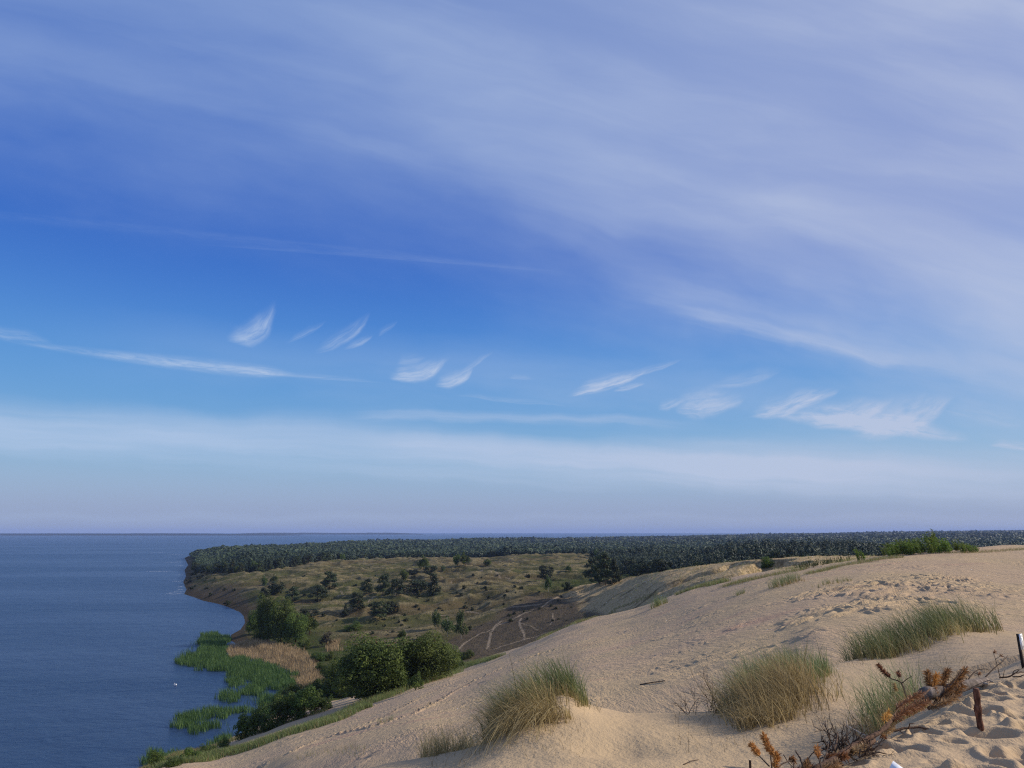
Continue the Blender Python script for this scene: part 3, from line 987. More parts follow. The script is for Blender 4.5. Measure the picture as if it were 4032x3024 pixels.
def template(kind, i):
    if (kind, i) in TEMPLATES:
        return TEMPLATES[(kind, i)]
    gen = np.random.default_rng(sum(ord(ch) for ch in kind) * 17 + i)
    if kind == 'pine':
        lob, n, s, mat, bark, tr = pine_lobes(gen, 22, 0.40, 0.16, 0.46), 3000, 0.034, PINE_LEAF, BARK, (0.92, 0.022, 7, 0.45, 0.2)
    elif kind == 'conifer':
        lob, n, s, mat, bark, tr = pine_lobes(gen, 30, 0.88, 0.05, 0.44), 2600, 0.034, DARKPINE, BARK, (0.95, 0.022, 8, 0.4, 0.1)
    elif kind == 'flatpine':
        lob, n, s, mat, bark, tr = pine_lobes(gen, 22, 0.15, 0.22, 0.48), 2600, 0.036, DARKPINE, BARK, (0.9, 0.03, 8, 0.55, 0.15)
    elif kind == 'broad':
        lob, n, s, mat, bark, tr = round_lobes(gen, 30, 0.06, 0.46), 2200, 0.034, OAK_LEAF, BARK, (0.8, 0.03, 6, 0.4, 0.2)
    elif kind == 'grove':
        lob, n, s, mat, bark, tr = round_lobes(gen, 70, 0.0, 0.47), 20000, 0.0145, OAK_LEAF, BARK, (0.85, 0.03, 9, 0.45, 0.12)
    elif kind == 'birch':
        lob, n, s, mat, bark, tr = round_lobes(gen, 30, 0.08, 0.46), 1900, 0.032, BIRCH_LEAF, PALEBARK, (0.93, 0.020, 9, 0.35, 0.2)
    elif kind == 'bush':
        lob, n, s, mat, bark, tr = round_lobes(gen, 34, -0.15, 0.48), 6500, 0.023, OAK_LEAF, BARK, (0.6, 0.02, 6, 0.5, 0.05)
    elif kind == 'darkbush':
        lob, n, s, mat, bark, tr = round_lobes(gen, 18, -0.2, 0.48), 1600, 0.048, DARKPINE, BARK, (0.6, 0.03, 5, 0.5, 0.05)
    elif kind == 'brownbush':
        lob, n, s, mat, bark, tr = round_lobes(gen, 16, -0.1, 0.46), 700, 0.046, BROWNBUSH, BARK, (0.7, 0.03, 6, 0.5, 0.05)
    V, F, tint = lobes_to_leaves(lob, n, s, gen, 0.5 if kind != 'grove' else 0.7)
    tm = trunk_mesh(gen, *tr)
    TEMPLATES[(kind, i)] = (V, F, tint, tm, mat, bark)
    TEMPLATES[(kind, i, 'me')] = None
    return TEMPLATES[(kind, i)]


def tree(kind, i, loc, w_, h_, label, cat='tree', group=None, name='tree', rot=None, crown='crown'):
    """Empty at the foot > trunk, crown; the meshes are shared between repeats."""
    V, F, tint, tm, mat, bark = template(kind, i)
    root = empty(name, loc, label, cat, group)
    root.scale = (w_, w_, h_)
    root.rotation_euler = (0, 0, random.uniform(0, 6.28) if rot is None else rot)
    key = (kind, i, 'me')
    if TEMPLATES[key] is None:
        c = make_mesh(crown, V, [F], mat, False, {'tint': tint}, root)
        t = make_mesh('trunk', tm[0], tm[1], bark, True, None, root)
        TEMPLATES[key] = (c, t)
    else:
        for s in TEMPLATES[key]:
            c = s.copy()
            c.parent = root
            COL.objects.link(c)
    return root


def tree_px(kind, i, u, v, hpx, wpx, label, cat='tree', group=None, name='tree'):
    p = hit(u, v)
    k = p[1] * 1.03 / FPX
    return tree(kind, i, p - np.array([0, 0, 0.1]), wpx * k, hpx * k, label, cat, group, name)


def blades(B, L, Wd, lean, gen, segs=3, droop=0.35, jitter=0.25):
    """Grass blades: tapering strips from base points B, length L, leaning along lean (n,3)."""
    n = len(B)
    L, Wd = np.broadcast_to(L, (n,)).astype(float), np.broadcast_to(Wd, (n,)).astype(float)
    ld = np.asarray(lean, float) + gen.normal(0, jitter, (n, 3)) * [1, 1, 0.3]
    t = np.linspace(0, 1, segs + 1)
    up = np.array([0, 0, 1.0])
    P = (B[:, None] + L[:, None, None] * (t[None, :, None] * up + (t[None, :, None] ** 1.7) * ld[:, None]
                                          - droop * np.linalg.norm(ld[:, :2], axis=1)[:, None, None] * (t[None, :, None] ** 2.6) * up))
    an = gen.uniform(0, np.pi, n)
    side = np.stack([np.cos(an), np.sin(an) * 0.5, np.zeros(n)], 1)
    wd = Wd[:, None] * (1 - 0.92 * t[None, :] ** 1.5) * 0.5
    V = np.stack([P - side[:, None] * wd[..., None], P + side[:, None] * wd[..., None]], 2).reshape(-1, 3)
    k = (np.arange(n) * (segs + 1) * 2)[:, None] + (np.arange(segs) * 2)[None, :]
    F = np.stack([k, k + 1, k + 3, k + 2], -1).reshape(-1, 4)
    tint = np.repeat(gen.uniform(0, 1, n), (segs + 1) * 2)
    tt = np.tile(np.repeat(t, 2), n)
    return V, F, tint, tt


# ------------------------------------------------------------------ far shore and forest
FOREST = leaf_material('forest_needles', (0.020, 0.031, 0.019), (0.052, 0.072, 0.034), 0.10)


def flat_mat(name, c, rough=0.9, spec=0.1):
    m, t, p = new_mat(name, rough, spec)
    n1 = t.noise(t.n('ShaderNodeTexCoord').outputs['Object'], 25.0, 4, 0.6)
    t.put(p.inputs['Base Color'], t.mix(t.ss(n1, 0.3, 0.7), tuple(x * 0.86 for x in c), tuple(min(x * 1.1, 1) for x in c)))
    return m


FARLAND = flat_mat('far_land', (0.022, 0.034, 0.040))


def ridge_strip(name, x0, x1, y, h, depth, seed, label):
    n = 260
    xs = np.linspace(x0, x1, n)
    ends = np.clip(np.minimum(np.arange(n), np.arange(n)[::-1]) / 40.0, 0, 1) ** 0.6
    top = h * ends * (0.72 + 0.25 * perlin(xs / 900, xs * 0, seed) + 0.12 * perlin(xs / 160, xs * 0, seed + 1))
    rows = [np.stack([xs, np.full(n, y), np.full(n, -1.0)], 1), np.stack([xs, np.full(n, y + 60), np.maximum(top, 0.5)], 1),
            np.stack([xs, np.full(n, y + depth), np.maximum(top * 0.9, 0.4)], 1), np.stack([xs, np.full(n, y + depth + 60), np.full(n, -1.0)], 1)]
    V = np.concatenate(rows)
    i = np.arange(n - 1)
    F = np.concatenate([np.stack([r * n + i, r * n + i + 1, (r + 1) * n + i + 1, (r + 1) * n + i], -1) for r in range(3)])
    return tag(make_mesh(name, V, [F], FARLAND, True), label, kind='structure')


ridge_strip('far_shore_hills', -10500, -3100, 10800, 36, 900, 80, 'low wooded far shore across the lagoon')
ridge_strip('far_shore_hills', -5200, -1700, 14500, 44, 900, 84, 'low wooded far shore across the lagoon')

# front edge of the forest: distance by photo column
EDGE_U = [715, 735, 790, 860, 960, 1060, 1200, 1300, 1450, 1600, 1750, 1900, 2050, 2250, 2330, 2380, 2450, 2560, 2700, 2850, 3000, 3200, 3500, 3800, 4400]
EDGE_Y = [1650, 1250, 900, 790, 760, 790, 880, 950, 1050, 1090, 1130, 1060, 1060, 1030, 900, 700, 570, 500, 470, 460, 470, 440, 430, 440, 500]
EDGE_A = [(u - 2016.0) / FPX / 1.02 for u in EDGE_U]
gf = np.random.default_rng(11)


def forest_edge(a):
    return np.interp(a, EDGE_A, EDGE_Y)


# trees one can tell apart along the front edge
front = []
for a in np.arange(-0.42, 0.70, 0.0062):
    y = forest_edge(a) * (1 + gf.uniform(-0.004, 0.02))
    x = a * y + gf.normal(0, 1.5)
    if VF.at(x, y)[0] > 0.8 and shore_distance(np.array([x]), np.array([y]))[0] > 6:
        front.append((x, y))
for x, y in front:
    h_ = gf.uniform(8.5, 13.5) * (0.8 if y > 950 else 1.0)
    kind, i = [('pine', 0), ('pine', 1), ('conifer', 0), ('pine', 2), ('conifer', 1), ('birch', 0), ('broad', 0), ('flatpine', 0)][gf.choice(8, p=[.22, .2, .16, .16, .1, .05, .05, .06])]
    nm = {'pine': ('pine_tree', 'dark green pine in the front row of the forest edge', 'pines along the forest edge'),
          'flatpine': ('pine_tree', 'dark green pine in the front row of the forest edge', 'pines along the forest edge'),
          'conifer': ('conifer_tree', 'narrow dark conifer in the front row of the forest edge', 'conifers along the forest edge'),
          'birch': ('birch_tree', 'light green birch in the front row of the forest edge', 'birches along the forest edge'),
          'broad': ('broadleaf_tree', 'rounded green broadleaf tree in the front row of the forest edge', 'broadleaf trees along the forest edge')}[kind]
    tree(kind, i, (x, y, VF.at(x, y)[0] - 0.2), h_ * gf.uniform(0.62, 0.95), h_, nm[1], 'tree', nm[2], nm[0])

# the wood behind them reads as one mass
pts = []
y = 435.0
while y < 9800:
    s = max(4.1, 0.0055 * y)
    xs = np.arange(-0.44 * y, 0.76 * y, s)
    xs = xs + gf.uniform(-0.5, 0.5, len(xs)) * s
    ys = y + gf.uniform(-0.5, 0.5, len(xs)) * s * 1.3
    ok = ys > forest_edge(xs / ys) + 3
    pts.append(np.stack([xs[ok], ys[ok], np.full(ok.sum(), s)], 1))
    y += s * (1.0 if y < 1800 else 1.7)
P = np.concatenate(pts)
z = VF.at(P[:, 0], P[:, 1])
sd = shore_distance(P[:, 0], P[:, 1])
ok = (z > 0.8) & (sd > np.where(P[:, 1] < 1700, 12, 30))
P, z, sd = P[ok], z[ok], sd[ok]
print('forest trees', len(P))
n = len(P)
clear = fbm(P[:, 0] / 130, P[:, 1] / 130, 90, 3)
hgt = (10.3 + 3.6 * np.clip(clear, -1, 1) + gf.normal(0, 1.4, n)) * np.clip(sd / 60, 0.55, 1.0)
hgt = np.maximum(hgt, 4.5)
wid = np.maximum(hgt * gf.uniform(0.32, 0.55, n) * np.where(P[:, 1] < 900, 0.62, 1.0), P[:, 2] * np.where(P[:, 1] < 900, 0.48, 0.78))
NL = np.where(P[:, 1] < 800, 130, np.where(P[:, 1] < 1300, 64, np.where(P[:, 1] < 2200, 30, 14)))
rep = np.repeat(np.arange(n), NL)
m = len(rep)
d = unit(gf.normal(0, 1, (m, 3)))
zz = gf.uniform(0.12, 1.0, m)
prof = np.where(gf.uniform(0, 1, n)[rep] < 0.6, 1.05 - 0.62 * zz, np.sqrt(np.clip(1 - ((zz - 0.58) / 0.46) ** 2, 0.05, 1)))
rr = np.sqrt(gf.uniform(0.15, 1.0, m)) * prof
an = gf.uniform(0, 6.283, m)
C = np.stack([P[rep, 0] + np.cos(an) * rr * wid[rep], P[rep, 1] + np.sin(an) * rr * wid[rep], z[rep] + zz * hgt[rep]], 1)
Nn = np.stack([np.cos(an), np.sin(an), 0.5 + 0 * an], 1)
V, F = leaf_cloud(C, Nn * 0.5 + [0.10, -0.20, 0.7], np.maximum(wid[rep] * 0.38 * np.sqrt(30.0 / np.maximum(NL[rep], 20)), 0.28), gf, 0.62, 0.55)
patchy = fbm(P[:, 0] / 90, P[:, 1] / 140, 95, 3)
species = gf.uniform(0, 1, n) ** 2 * 0.7 + 0.6 * np.clip(patchy, -0.5, 1.0) + 0.30 * sstep(P[:, 1], 850, 1100) * (1 - sstep(P[:, 1], 2300, 3200)) - 0.25 * (P[:, 1] < 820)
tint = np.clip(0.75 * species[rep] + 0.10 * gf.uniform(0, 1, m) + 0.06, 0, 1)
forest = make_mesh('forest', V, [F], FOREST, False, {'tint': np.repeat(tint, 4)})
tag(forest, 'wide dark green pine forest covering the spit to the horizon', 'forest', kind='stuff')
del V, F, C, Nn, rep, tint

# ------------------------------------------------------------------ single trees on the heath
for k, (kind, i, u, v, hp, wp, lab, nm) in enumerate([
        ('pine', 1, 1298, 2317, 62, 62, 'round dark pine standing alone on the pale heath left of centre', 'pine_tree'),
        ('pine', 0, 1151, 2369, 54, 56, 'squat dark pine between the shore alders and the twin heath pines', 'pine_tree'),
        ('flatpine', 0, 1251, 2363, 55, 64, 'thin crowned pine with open branches below the round lone pine', 'pine_tree'),
        ('birch', 0, 1038, 2314, 48, 30, 'slender pale green birch nearest the bluff', 'birch_tree'),
        ('birch', 1, 1079, 2302, 42, 34, 'pale green birch right beside the slender birch by the bluff', 'birch_tree'),
        ('darkbush', 0, 1092, 2336, 44, 74, 'broad dark thicket under the two pale birches by the bluff', 'shrub'),
        ('darkbush', 1, 1040, 2350, 34, 56, 'low dark thicket on the bluff edge above the bay', 'shrub'),
        ('pine', 2, 1441, 2340, 56, 52, 'leaning dark pine at the left end of the pine row on the heath', 'pine_tree'),
        ('pine', 0, 1508, 2347, 80, 60, 'tallest pine of the row across the middle of the heath', 'pine_tree'),
        ('flatpine', 1, 1560, 2345, 60, 54, 'bushy dark pine right of the tallest pine in the heath row', 'pine_tree'),
        ('flatpine', 0, 1635, 2328, 42, 108, 'low wide spreading pine in the heath row', 'pine_tree'),
        ('conifer', 0, 1708, 2346, 76, 64, 'cone shaped dark conifer at the right end of the heath row', 'conifer_tree'),
        ('flatpine', 1, 1694, 2274, 43, 50, 'small dark pine straight behind the cone shaped conifer', 'pine_tree'),
        ('broad', 0, 1588, 2287, 47, 44, 'rounded grey green broadleaf tree behind the heath pine row', 'broadleaf_tree'),
        ('broad', 1, 1667, 2243, 55, 50, 'light green broadleaf tree on the far heath ridge in front of the forest', 'broadleaf_tree'),
        ('darkbush', 0, 1625, 2262, 20, 56, 'low dark thicket left of the far ridge broadleaf tree', 'shrub'),
        ('broad', 0, 1800, 2228, 46, 46, 'left of two light broadleaf trees standing close together on the far heath', 'broadleaf_tree'),
        ('broad', 1, 1832, 2229, 52, 44, 'right of two light broadleaf trees standing close together on the far heath', 'broadleaf_tree'),
        ('broad', 0, 1920, 2230, 30, 38, 'small round light tree on the far heath right of the close pair', 'broadleaf_tree'),
        ('birch', 0, 1745, 2252, 26, 22, 'tiny birch on the far heath below the close pair of trees', 'birch_tree'),
        ('broad', 1, 2239, 2253, 30, 26, 'small bright tree just left of the big pine clump', 'broadleaf_tree'),
        ('flatpine', 0, 2150, 2290, 58, 54, 'dark pine with a bright birch in front in the green hollow', 'pine_tree'),
        ('birch', 1, 2160, 2332, 68, 36, 'bright green birch standing before the dark pine in the hollow', 'birch_tree'),
        ('darkbush', 1, 2230, 2322, 30, 34, 'dark bush at the right end of the green hollow', 'shrub'),
        ('pine', 0, 2330, 2292, 92, 64, 'left pine of the big clump behind the heather slope', 'pine_tree'),
        ('pine', 2, 2385, 2305, 118, 78, 'tallest pine of the big clump behind the heather slope', 'pine_tree'),
        ('conifer', 1, 2420, 2300, 92, 64, 'pointed conifer at the right of the big pine clump', 'conifer_tree'),
        ('pine', 1, 2360, 2300, 70, 70, 'low broad pine filling the middle of the big clump', 'pine_tree'),
        ('pine', 1, 1495, 2436, 62, 70, 'dark spreading pine with a pale trunk in the middle of the heath', 'pine_tree'),
        ('darkbush', 0, 1542, 2409, 42, 62, 'round dark bush right behind the spreading pale trunked pine', 'shrub'),
        ('birch', 0, 1716, 2478, 78, 44, 'open crowned birch at the left of the birch group by the grove', 'birch_tree'),
        ('birch', 1, 1762, 2508, 78, 60, 'bushy birch in the middle of the birch group by the grove', 'birch_tree'),
        ('birch', 2, 1816, 2516, 104, 54, 'tall birch with a clear white trunk at the right of the birch group', 'birch_tree'),
        ('darkbush', 1, 1852, 2480, 18, 18, 'small dark juniper right of the tall white trunked birch', 'shrub'),
        ('bush', 0, 1581, 2510, 34, 40, 'green shrub beside the short sandy path above the grove', 'shrub'),
        ('broad', 1, 1219, 2498, 80, 70, 'lighter broadleaf tree at the right end of the shore alders', 'broadleaf_tree'),
        ('flatpine', 1, 1219, 2434, 34, 74, 'flat topped dark pine behind the shore alders', 'pine_tree'),
        ('brownbush', 0, 1287, 2545, 54, 66, 'brown withered bush between the shore alders and the dry reeds', 'shrub'),
        ('conifer', 0, 1359, 2428, 46, 28, 'narrow bright conifer left of the spreading pale trunked pine', 'conifer_tree'),
        ('pine', 2, 1409, 2400, 62, 62, 'dark pine above the narrow bright conifer', 'pine_tree'),
        ('bush', 1, 1390, 2482, 30, 80, 'long low green thicket in the dip of the heath', 'shrub'),
        ('grove', 0, 1052, 2522, 178, 110, 'tallest alder of the shore group at the end of the beach', 'broadleaf_tree'),
        ('grove', 1, 1105, 2530, 158, 130, 'broad alder in the middle of the shore group', 'broadleaf_tree'),
        ('grove', 2, 1165, 2534, 118, 104, 'lower alder at the right of the shore group', 'broadleaf_tree'),
        ('grove', 1, 1005, 2500, 96, 80, 'small alder leaning over the narrow beach', 'broadleaf_tree'),
        ('grove', 0, 1475, 2752, 238, 330, 'largest round tree of the dark grove at the foot of the dune', 'broadleaf_tree'),
        ('grove', 2, 1665, 2690, 190, 240, 'second round tree of the dark grove, right behind the largest', 'broadleaf_tree'),
        ('grove', 1, 1768, 2640, 96, 96, 'small dark tree at the right end of the grove below the heather slope', 'broadleaf_tree'),
        ('grove', 1, 1345, 2735, 140, 150, 'low spreading tree at the left edge of the dark grove', 'broadleaf_tree'),
        ('grove', 0, 1580, 2700, 150, 160, 'half hidden tree between the two largest of the dark grove', 'broadleaf_tree'),
        ('bush', 0, 1265, 2800, 78, 96, 'rightmost bush of the olive hedge above the reeds', 'shrub'),
        ('bush', 1, 1195, 2825, 104, 128, 'tallest bush of the olive hedge above the reeds', 'shrub'),
        ('bush', 2, 1115, 2850, 104, 124, 'broad bush in the middle of the olive hedge', 'shrub'),
        ('bush', 0, 1035, 2882, 104, 120, 'bush left of the middle of the olive hedge', 'shrub'),
        ('bush', 1, 965, 2908, 84, 96, 'leftmost bush of the olive hedge by the water', 'shrub'),
        ('bush', 2, 1150, 2745, 44, 96, 'dark green alder bush behind the olive hedge', 'shrub'),
        ('bush', 2, 880, 2945, 34, 50, 'low bush on the bank left of the olive hedge', 'shrub'),
        ('bush', 0, 812, 2978, 50, 74, 'bush on the bank right of the lowest reed clump', 'shrub'),
        ('bush', 2, 750, 2998, 46, 80, 'small bush between the bank bushes near the bottom edge', 'shrub'),
        ('bush', 1, 612, 3022, 56, 72, 'green bush at the bottom left corner of the land', 'shrub'),
        ('bush', 0, 682, 3018, 40, 76, 'low bush right of the bottom left green bush', 'shrub'),
        ('bush', 0, 1835, 2592, 34, 64, 'bright green shrub beside the small dark tree at the grove end', 'shrub'),
        ('bush', 2, 3023, 2236, 40, 54, 'round dark green shrub on the golden grassy ridge', 'shrub'),
]):
    tree_px(kind, i, u, v, hp, wp, lab, 'shrub' if nm == 'shrub' else 'tree', None, nm)

# shrubs on the headland shore and its bluff
gh = np.random.default_rng(71)
SH = np.array([on_water(u, v) for u, v in ((889, 2386), (845, 2374), (803, 2366), (760, 2350), (728, 2338), (735, 2322), (724, 2292), (733, 2270), (729, 2245), (742, 2225), (730, 2197))])
sl = np.concatenate([[0], np.cumsum(np.hypot(*np.diff(SH, axis=0).T))])
for k in range(70):
    q = gh.uniform(0, sl[-1])
    x, y = np.interp(q, sl, SH[:, 0]) + abs(gh.normal(0, 22)) + 2, np.interp(q, sl, SH[:, 1]) + gh.normal(2, 10)
    z_ = VF.at(x, y)[0]
    if z_ < 0.3 or y > forest_edge(x / y) * 1.02:
        continue
    s_ = gh.uniform(1.6, 4.2)
    tree('darkbush', int(gh.integers(0, 2)), (x, y, z_ - 0.2), s_ * gh.uniform(1.2, 1.9), s_, 'dark shrub growing on the bluff or shore of the headland', 'shrub', 'shrubs on the headland shore', 'shrub')

# low scrub round the foot of the grove and the alders
gb = np.random.default_rng(73)
for (u0, v0, u1, v1, cnt) in ((1290, 2745, 1420, 2735, 5), (1400, 2765, 1640, 2715, 7), (1640, 2705, 1840, 2610, 7), (1270, 2640, 1330, 2720, 4), (1000, 2520, 1230, 2560, 7), (1180, 2760, 1290, 2700, 5), (1230, 2610, 1300, 2600, 3)):
    for k in range(cnt):
        t_ = (k + gb.uniform(0, 1)) / cnt
        p = hit(u0 + (u1 - u0) * t_ + gb.normal(0, 6), v0 + (v1 - v0) * t_ + gb.normal(0, 5))
        s_ = gb.uniform(2.2, 4.8)
        tree(('bush', 'broad')[int(gb.choice(2, p=[0.7, 0.3]))], int(gb.integers(0, 2)), p - np.array([0, 0, 0.2]), s_ * gb.uniform(1.0, 1.6), s_,
             'low scrub bush in the undergrowth round the grove and the shore alders', 'shrub', 'scrub round the grove and alders', 'shrub')

# junipers and heather humps dotted over the heath
gj = np.random.default_rng(21)
SHRUB_PX = [(1830, 2395, 14), (1730, 2398, 10), (1860, 2402, 12), (1640, 2390, 12), (2200, 2368, 9), (1990, 2347, 9), (1650, 2402, 10), (2010, 2448, 14)]
while len(SHRUB_PX) < 95:
    u, v = gj.uniform(1180, 2260), gj.uniform(2265, 2520)
    if v < 2560 - 0.1 * (u - 1100):
        SHRUB_PX.append((u, v, gj.uniform(5, 13)))
for u, v, s in SHRUB_PX:
    p = hit(u, v)
    if 330 < p[1] < 1000:
        k = p[1] / FPX
        tree('darkbush', int(gj.integers(0, 2)), p - np.array([0, 0, 0.1]), s * 1.6 * k, s * k, 'small dark juniper hump dotted on the open heath', 'shrub', 'low junipers on the heath', 'juniper')


# ------------------------------------------------------------------ ground cover
GRASSCOVER = leaf_material('heath_tussocks', (0.050, 0.045, 0.018), (0.19, 0.135, 0.068), 0.15, extra=(0.05, 0.058, 0.02))
gc = np.random.default_rng(31)
n = 130000
a, y = gc.uniform(-0.40, 0.62, n), 240 * np.exp(gc.uniform(0, math.log(1000 / 240), n))
x = a * y
z = VF.at(x, y)
dz0 = np.where(y < 415, DF.at(x, np.minimum(y, 415)), -9)
ok = (z > 1.0) & (dz0 < z - 0.3) & (y < forest_edge(a) + 5) & (shore_distance(x, y) > 10)
x, y, z = x[ok], y[ok], z[ok]
n = len(x)
dens = fbm(x / 30, y / 14, 97, 3)
keep = (gc.uniform(0, 1, n) < 0.35 + 0.8 * dens) & ~((x / y > 0.105) & (y < 395) & (gc.uniform(0, 1, n) < 0.9))
x, y, z = x[keep], y[keep], z[keep]
n = len(x)
sz = gc.uniform(0.10, 0.32, n) * np.clip(y / 450, 0.7, 1.5)
C = np.stack([x, y, z + sz * 0.3], 1)
C = np.repeat(C, 3, 0) + gc.normal(0, 1, (3 * n, 3)) * np.repeat(sz, 3)[:, None] * [0.9, 0.6, 0.2]
V, F = leaf_cloud(C, np.tile([[0.2, -0.5, 0.8]], (3 * n, 1)), np.repeat(sz, 3), gc, 0.5, 1.2)
o = make_mesh('heath_tussocks', V, [F], GRASSCOVER, False, {'tint': np.repeat(gc.uniform(0, 1, 3 * n) ** 1.5, 4), 'dry': np.repeat(np.repeat((gc.uniform(0, 1, n) < 0.4) * 1.0, 3), 4)})
tag(o, 'low tussocks of dry grass and heather covering the heath', 'ground cover', kind='stuff')

MARRAM = leaf_material('marram_grass', (0.115, 0.155, 0.048), (0.27, 0.32, 0.115), 0.38, 0.5, extra=(0.30, 0.22, 0.10))


def strip_points(pix, width, n, gen, rows=1.0):
    """Random ground points along a photo polyline, spread across by width metres."""
    Q = np.array([hit(u, v)[:2] for u, v in pix])
    seg = np.hypot(*np.diff(Q, axis=0).T)
    s = np.concatenate([[0], np.cumsum(seg)])
    q = gen.uniform(0, s[-1], n)
    wd = np.interp(q, s, width if np.ndim(width) else [width] * len(s))
    off = np.clip(gen.normal(0, 0.45, n), -1, 1) * wd
    x, y = np.interp(q, s, Q[:, 0]), np.interp(q, s, Q[:, 1])
    tx, ty = np.interp(q, s, np.gradient(Q[:, 0])), np.interp(q, s, np.gradient(Q[:, 1]))
    tl = np.hypot(tx, ty) + 1e-6
    x, y = x - ty / tl * off, y + tx / tl * off
    return np.stack([x, y, ground_z(x, y) - 0.03], 1)


def grass_strip(pix, width, n, length, dry, gen, wd=0.10, lean=(-0.25, -0.05, 0)):
    B = strip_points(pix, width, n, gen)
    V, F, tint, tt = blades(B, gen.uniform(0.6, 1.2, n) * length, wd, np.tile(lean, (n, 1)), gen, 2, 0.3, 0.3)
    isdry = np.repeat((gen.uniform(0, 1, n) < dry) * 1.0, 6)
    return V, [F], tint, np.clip(isdry * 0.9 + 0.15 * (1 - tt), 0, 1)


gs = np.random.default_rng(41)
ST = [grass_strip([(560, 3030), (700, 2985), (830, 2945), (930, 2912), (1060, 2872), (1180, 2830), (1290, 2795)], 4.5, 6000, 0.95, 0.45, gs),
      grass_strip([(700, 3010), (850, 2975), (1000, 2940), (1120, 2900), (1220, 2870), (1330, 2828), (1450, 2785)], [5.0, 5.0, 4.6, 5.2, 5.6, 5.6, 3.6], 21000, 1.1, 0.12, gs),
      grass_strip([(1450, 2775), (1530, 2740), (1600, 2715), (1690, 2675), (1760, 2650), (1850, 2615), (1960, 2590)], [6.5, 7.5, 7.0, 6.5, 6.0, 5.5, 3.5], 24000, 1.25, 0.12, gs),
      grass_strip([(1440, 2730), (1580, 2680), (1700, 2655)], 3.0, 1300, 0.7, 0.6, gs),
      grass_strip([(2130, 2515), (2190, 2485), (2240, 2462), (2290, 2450)], [2.5, 4.0, 4.0, 1.5], 2200, 1.0, 0.35, gs),
      grass_strip([(2300, 2446), (2420, 2398), (2520, 2362), (2590, 2340)], [2.0, 2.5, 2.0, 1.0], 1300, 0.7, 0.5, gs),
      grass_strip([(2660, 2345), (2730, 2318), (2800, 2300), (2860, 2292)], [1.0, 2.5, 3.0, 1.5], 1700, 0.9, 0.3, gs),
      grass_strip([(2860, 2305), (2960, 2285), (3060, 2262), (3180, 2240)], [2.0, 3.0, 3.5, 3.0], 2600, 0.7, 0.45, gs, 0.04),
      grass_strip([(3080, 2250), (3200, 2225), (3330, 2212), (3420, 2195)], [3.0, 3.0, 3.0, 2.0], 2200, 0.75, 0.3, gs, 0.04),
      grass_strip([(3180, 2262), (3290, 2235), (3400, 2215), (3480, 2200), (3560, 2195)], [1.5, 1.8, 2.6, 2.0, 1.0], 2400, 0.6, 0.4, gs, 0.035),
      grass_strip([(3330, 2200), (3460, 2180), (3600, 2172), (3740, 2168), (3880, 2165)], [2.2, 2.8, 3.0, 3.0, 1.5], 3600, 0.6, 0.35, gs, 0.035),
      grass_strip([(3720, 2180), (3800, 2178), (3900, 2172), (4060, 2160)], [1.6, 2.0, 2.0, 1.6], 1600, 0.45, 0.6, gs, 0.03),
      grass_strip([(3900, 2150), (4080, 2140)], [1.5, 2.0], 700, 0.5, 0.8, gs, 0.03),
      grass_strip([(1500, 2850), (1540, 2835)], 0.8, 90, 0.6, 0.4, gs, 0.03),
      grass_strip([(1180, 2985), (1330, 2955), (1450, 2975)], 1.2, 160, 0.45, 0.6, gs, 0.025)]
V, F = merge([(s[0], s[1]) for s in ST])
o = make_mesh('dune_edge_grass', V, F, MARRAM, False, {'tint': np.concatenate([s[2] for s in ST]), 'dry': np.concatenate([s[3] for s in ST])})
tag(o, 'fringe of marram grass growing along the edges and crest of the dune', 'grass', kind='stuff')

# grass on the golden ridge behind the dune
n = 15000
a, y = gc.uniform(0.08, 0.68, n), gc.uniform(180, 400, n)
x = a * y
z, dzz = VF.at(x, y), DF.at(x, y)
ok = (z > dzz + 0.3) & (fbm(x / 9, y / 9, 99, 3) > -0.05)
B = np.stack([x, y, z], 1)[ok]
n = len(B)
V, F, tint, tt = blades(B, gc.uniform(0.3, 0.75, n), 0.16, np.tile([-0.3, 0, 0], (n, 1)), gc, 2, 0.3, 0.5)
o = make_mesh('ridge_grass', V, [F], MARRAM, False, {'tint': tint, 'dry': np.repeat(np.clip(gc.uniform(-0.2, 1.3, n), 0, 1), 6)})
tag(o, 'straw coloured grass on the sandy ridge behind the dune', 'grass', kind='stuff')

# ------------------------------------------------------------------ reeds
REED = leaf_material('green_reeds', (0.036, 0.074, 0.020), (0.125, 0.190, 0.052), 0.2, 0.6)
DRYREED = leaf_material('dry_reeds', (0.27, 0.190, 0.100), (0.54, 0.395, 0.215), 0.2, 0.8)


def in_poly(x, y, poly):
    ins = np.zeros(x.shape, bool)
    for (x0, y0), (x1, y1) in zip(poly, poly[1:] + poly[:1]):
        if y0 != y1:
            ins ^= ((y0 > y) != (y1 > y)) & (x < (x1 - x0) * (y - y0) / (y1 - y0) + x0)
    return ins


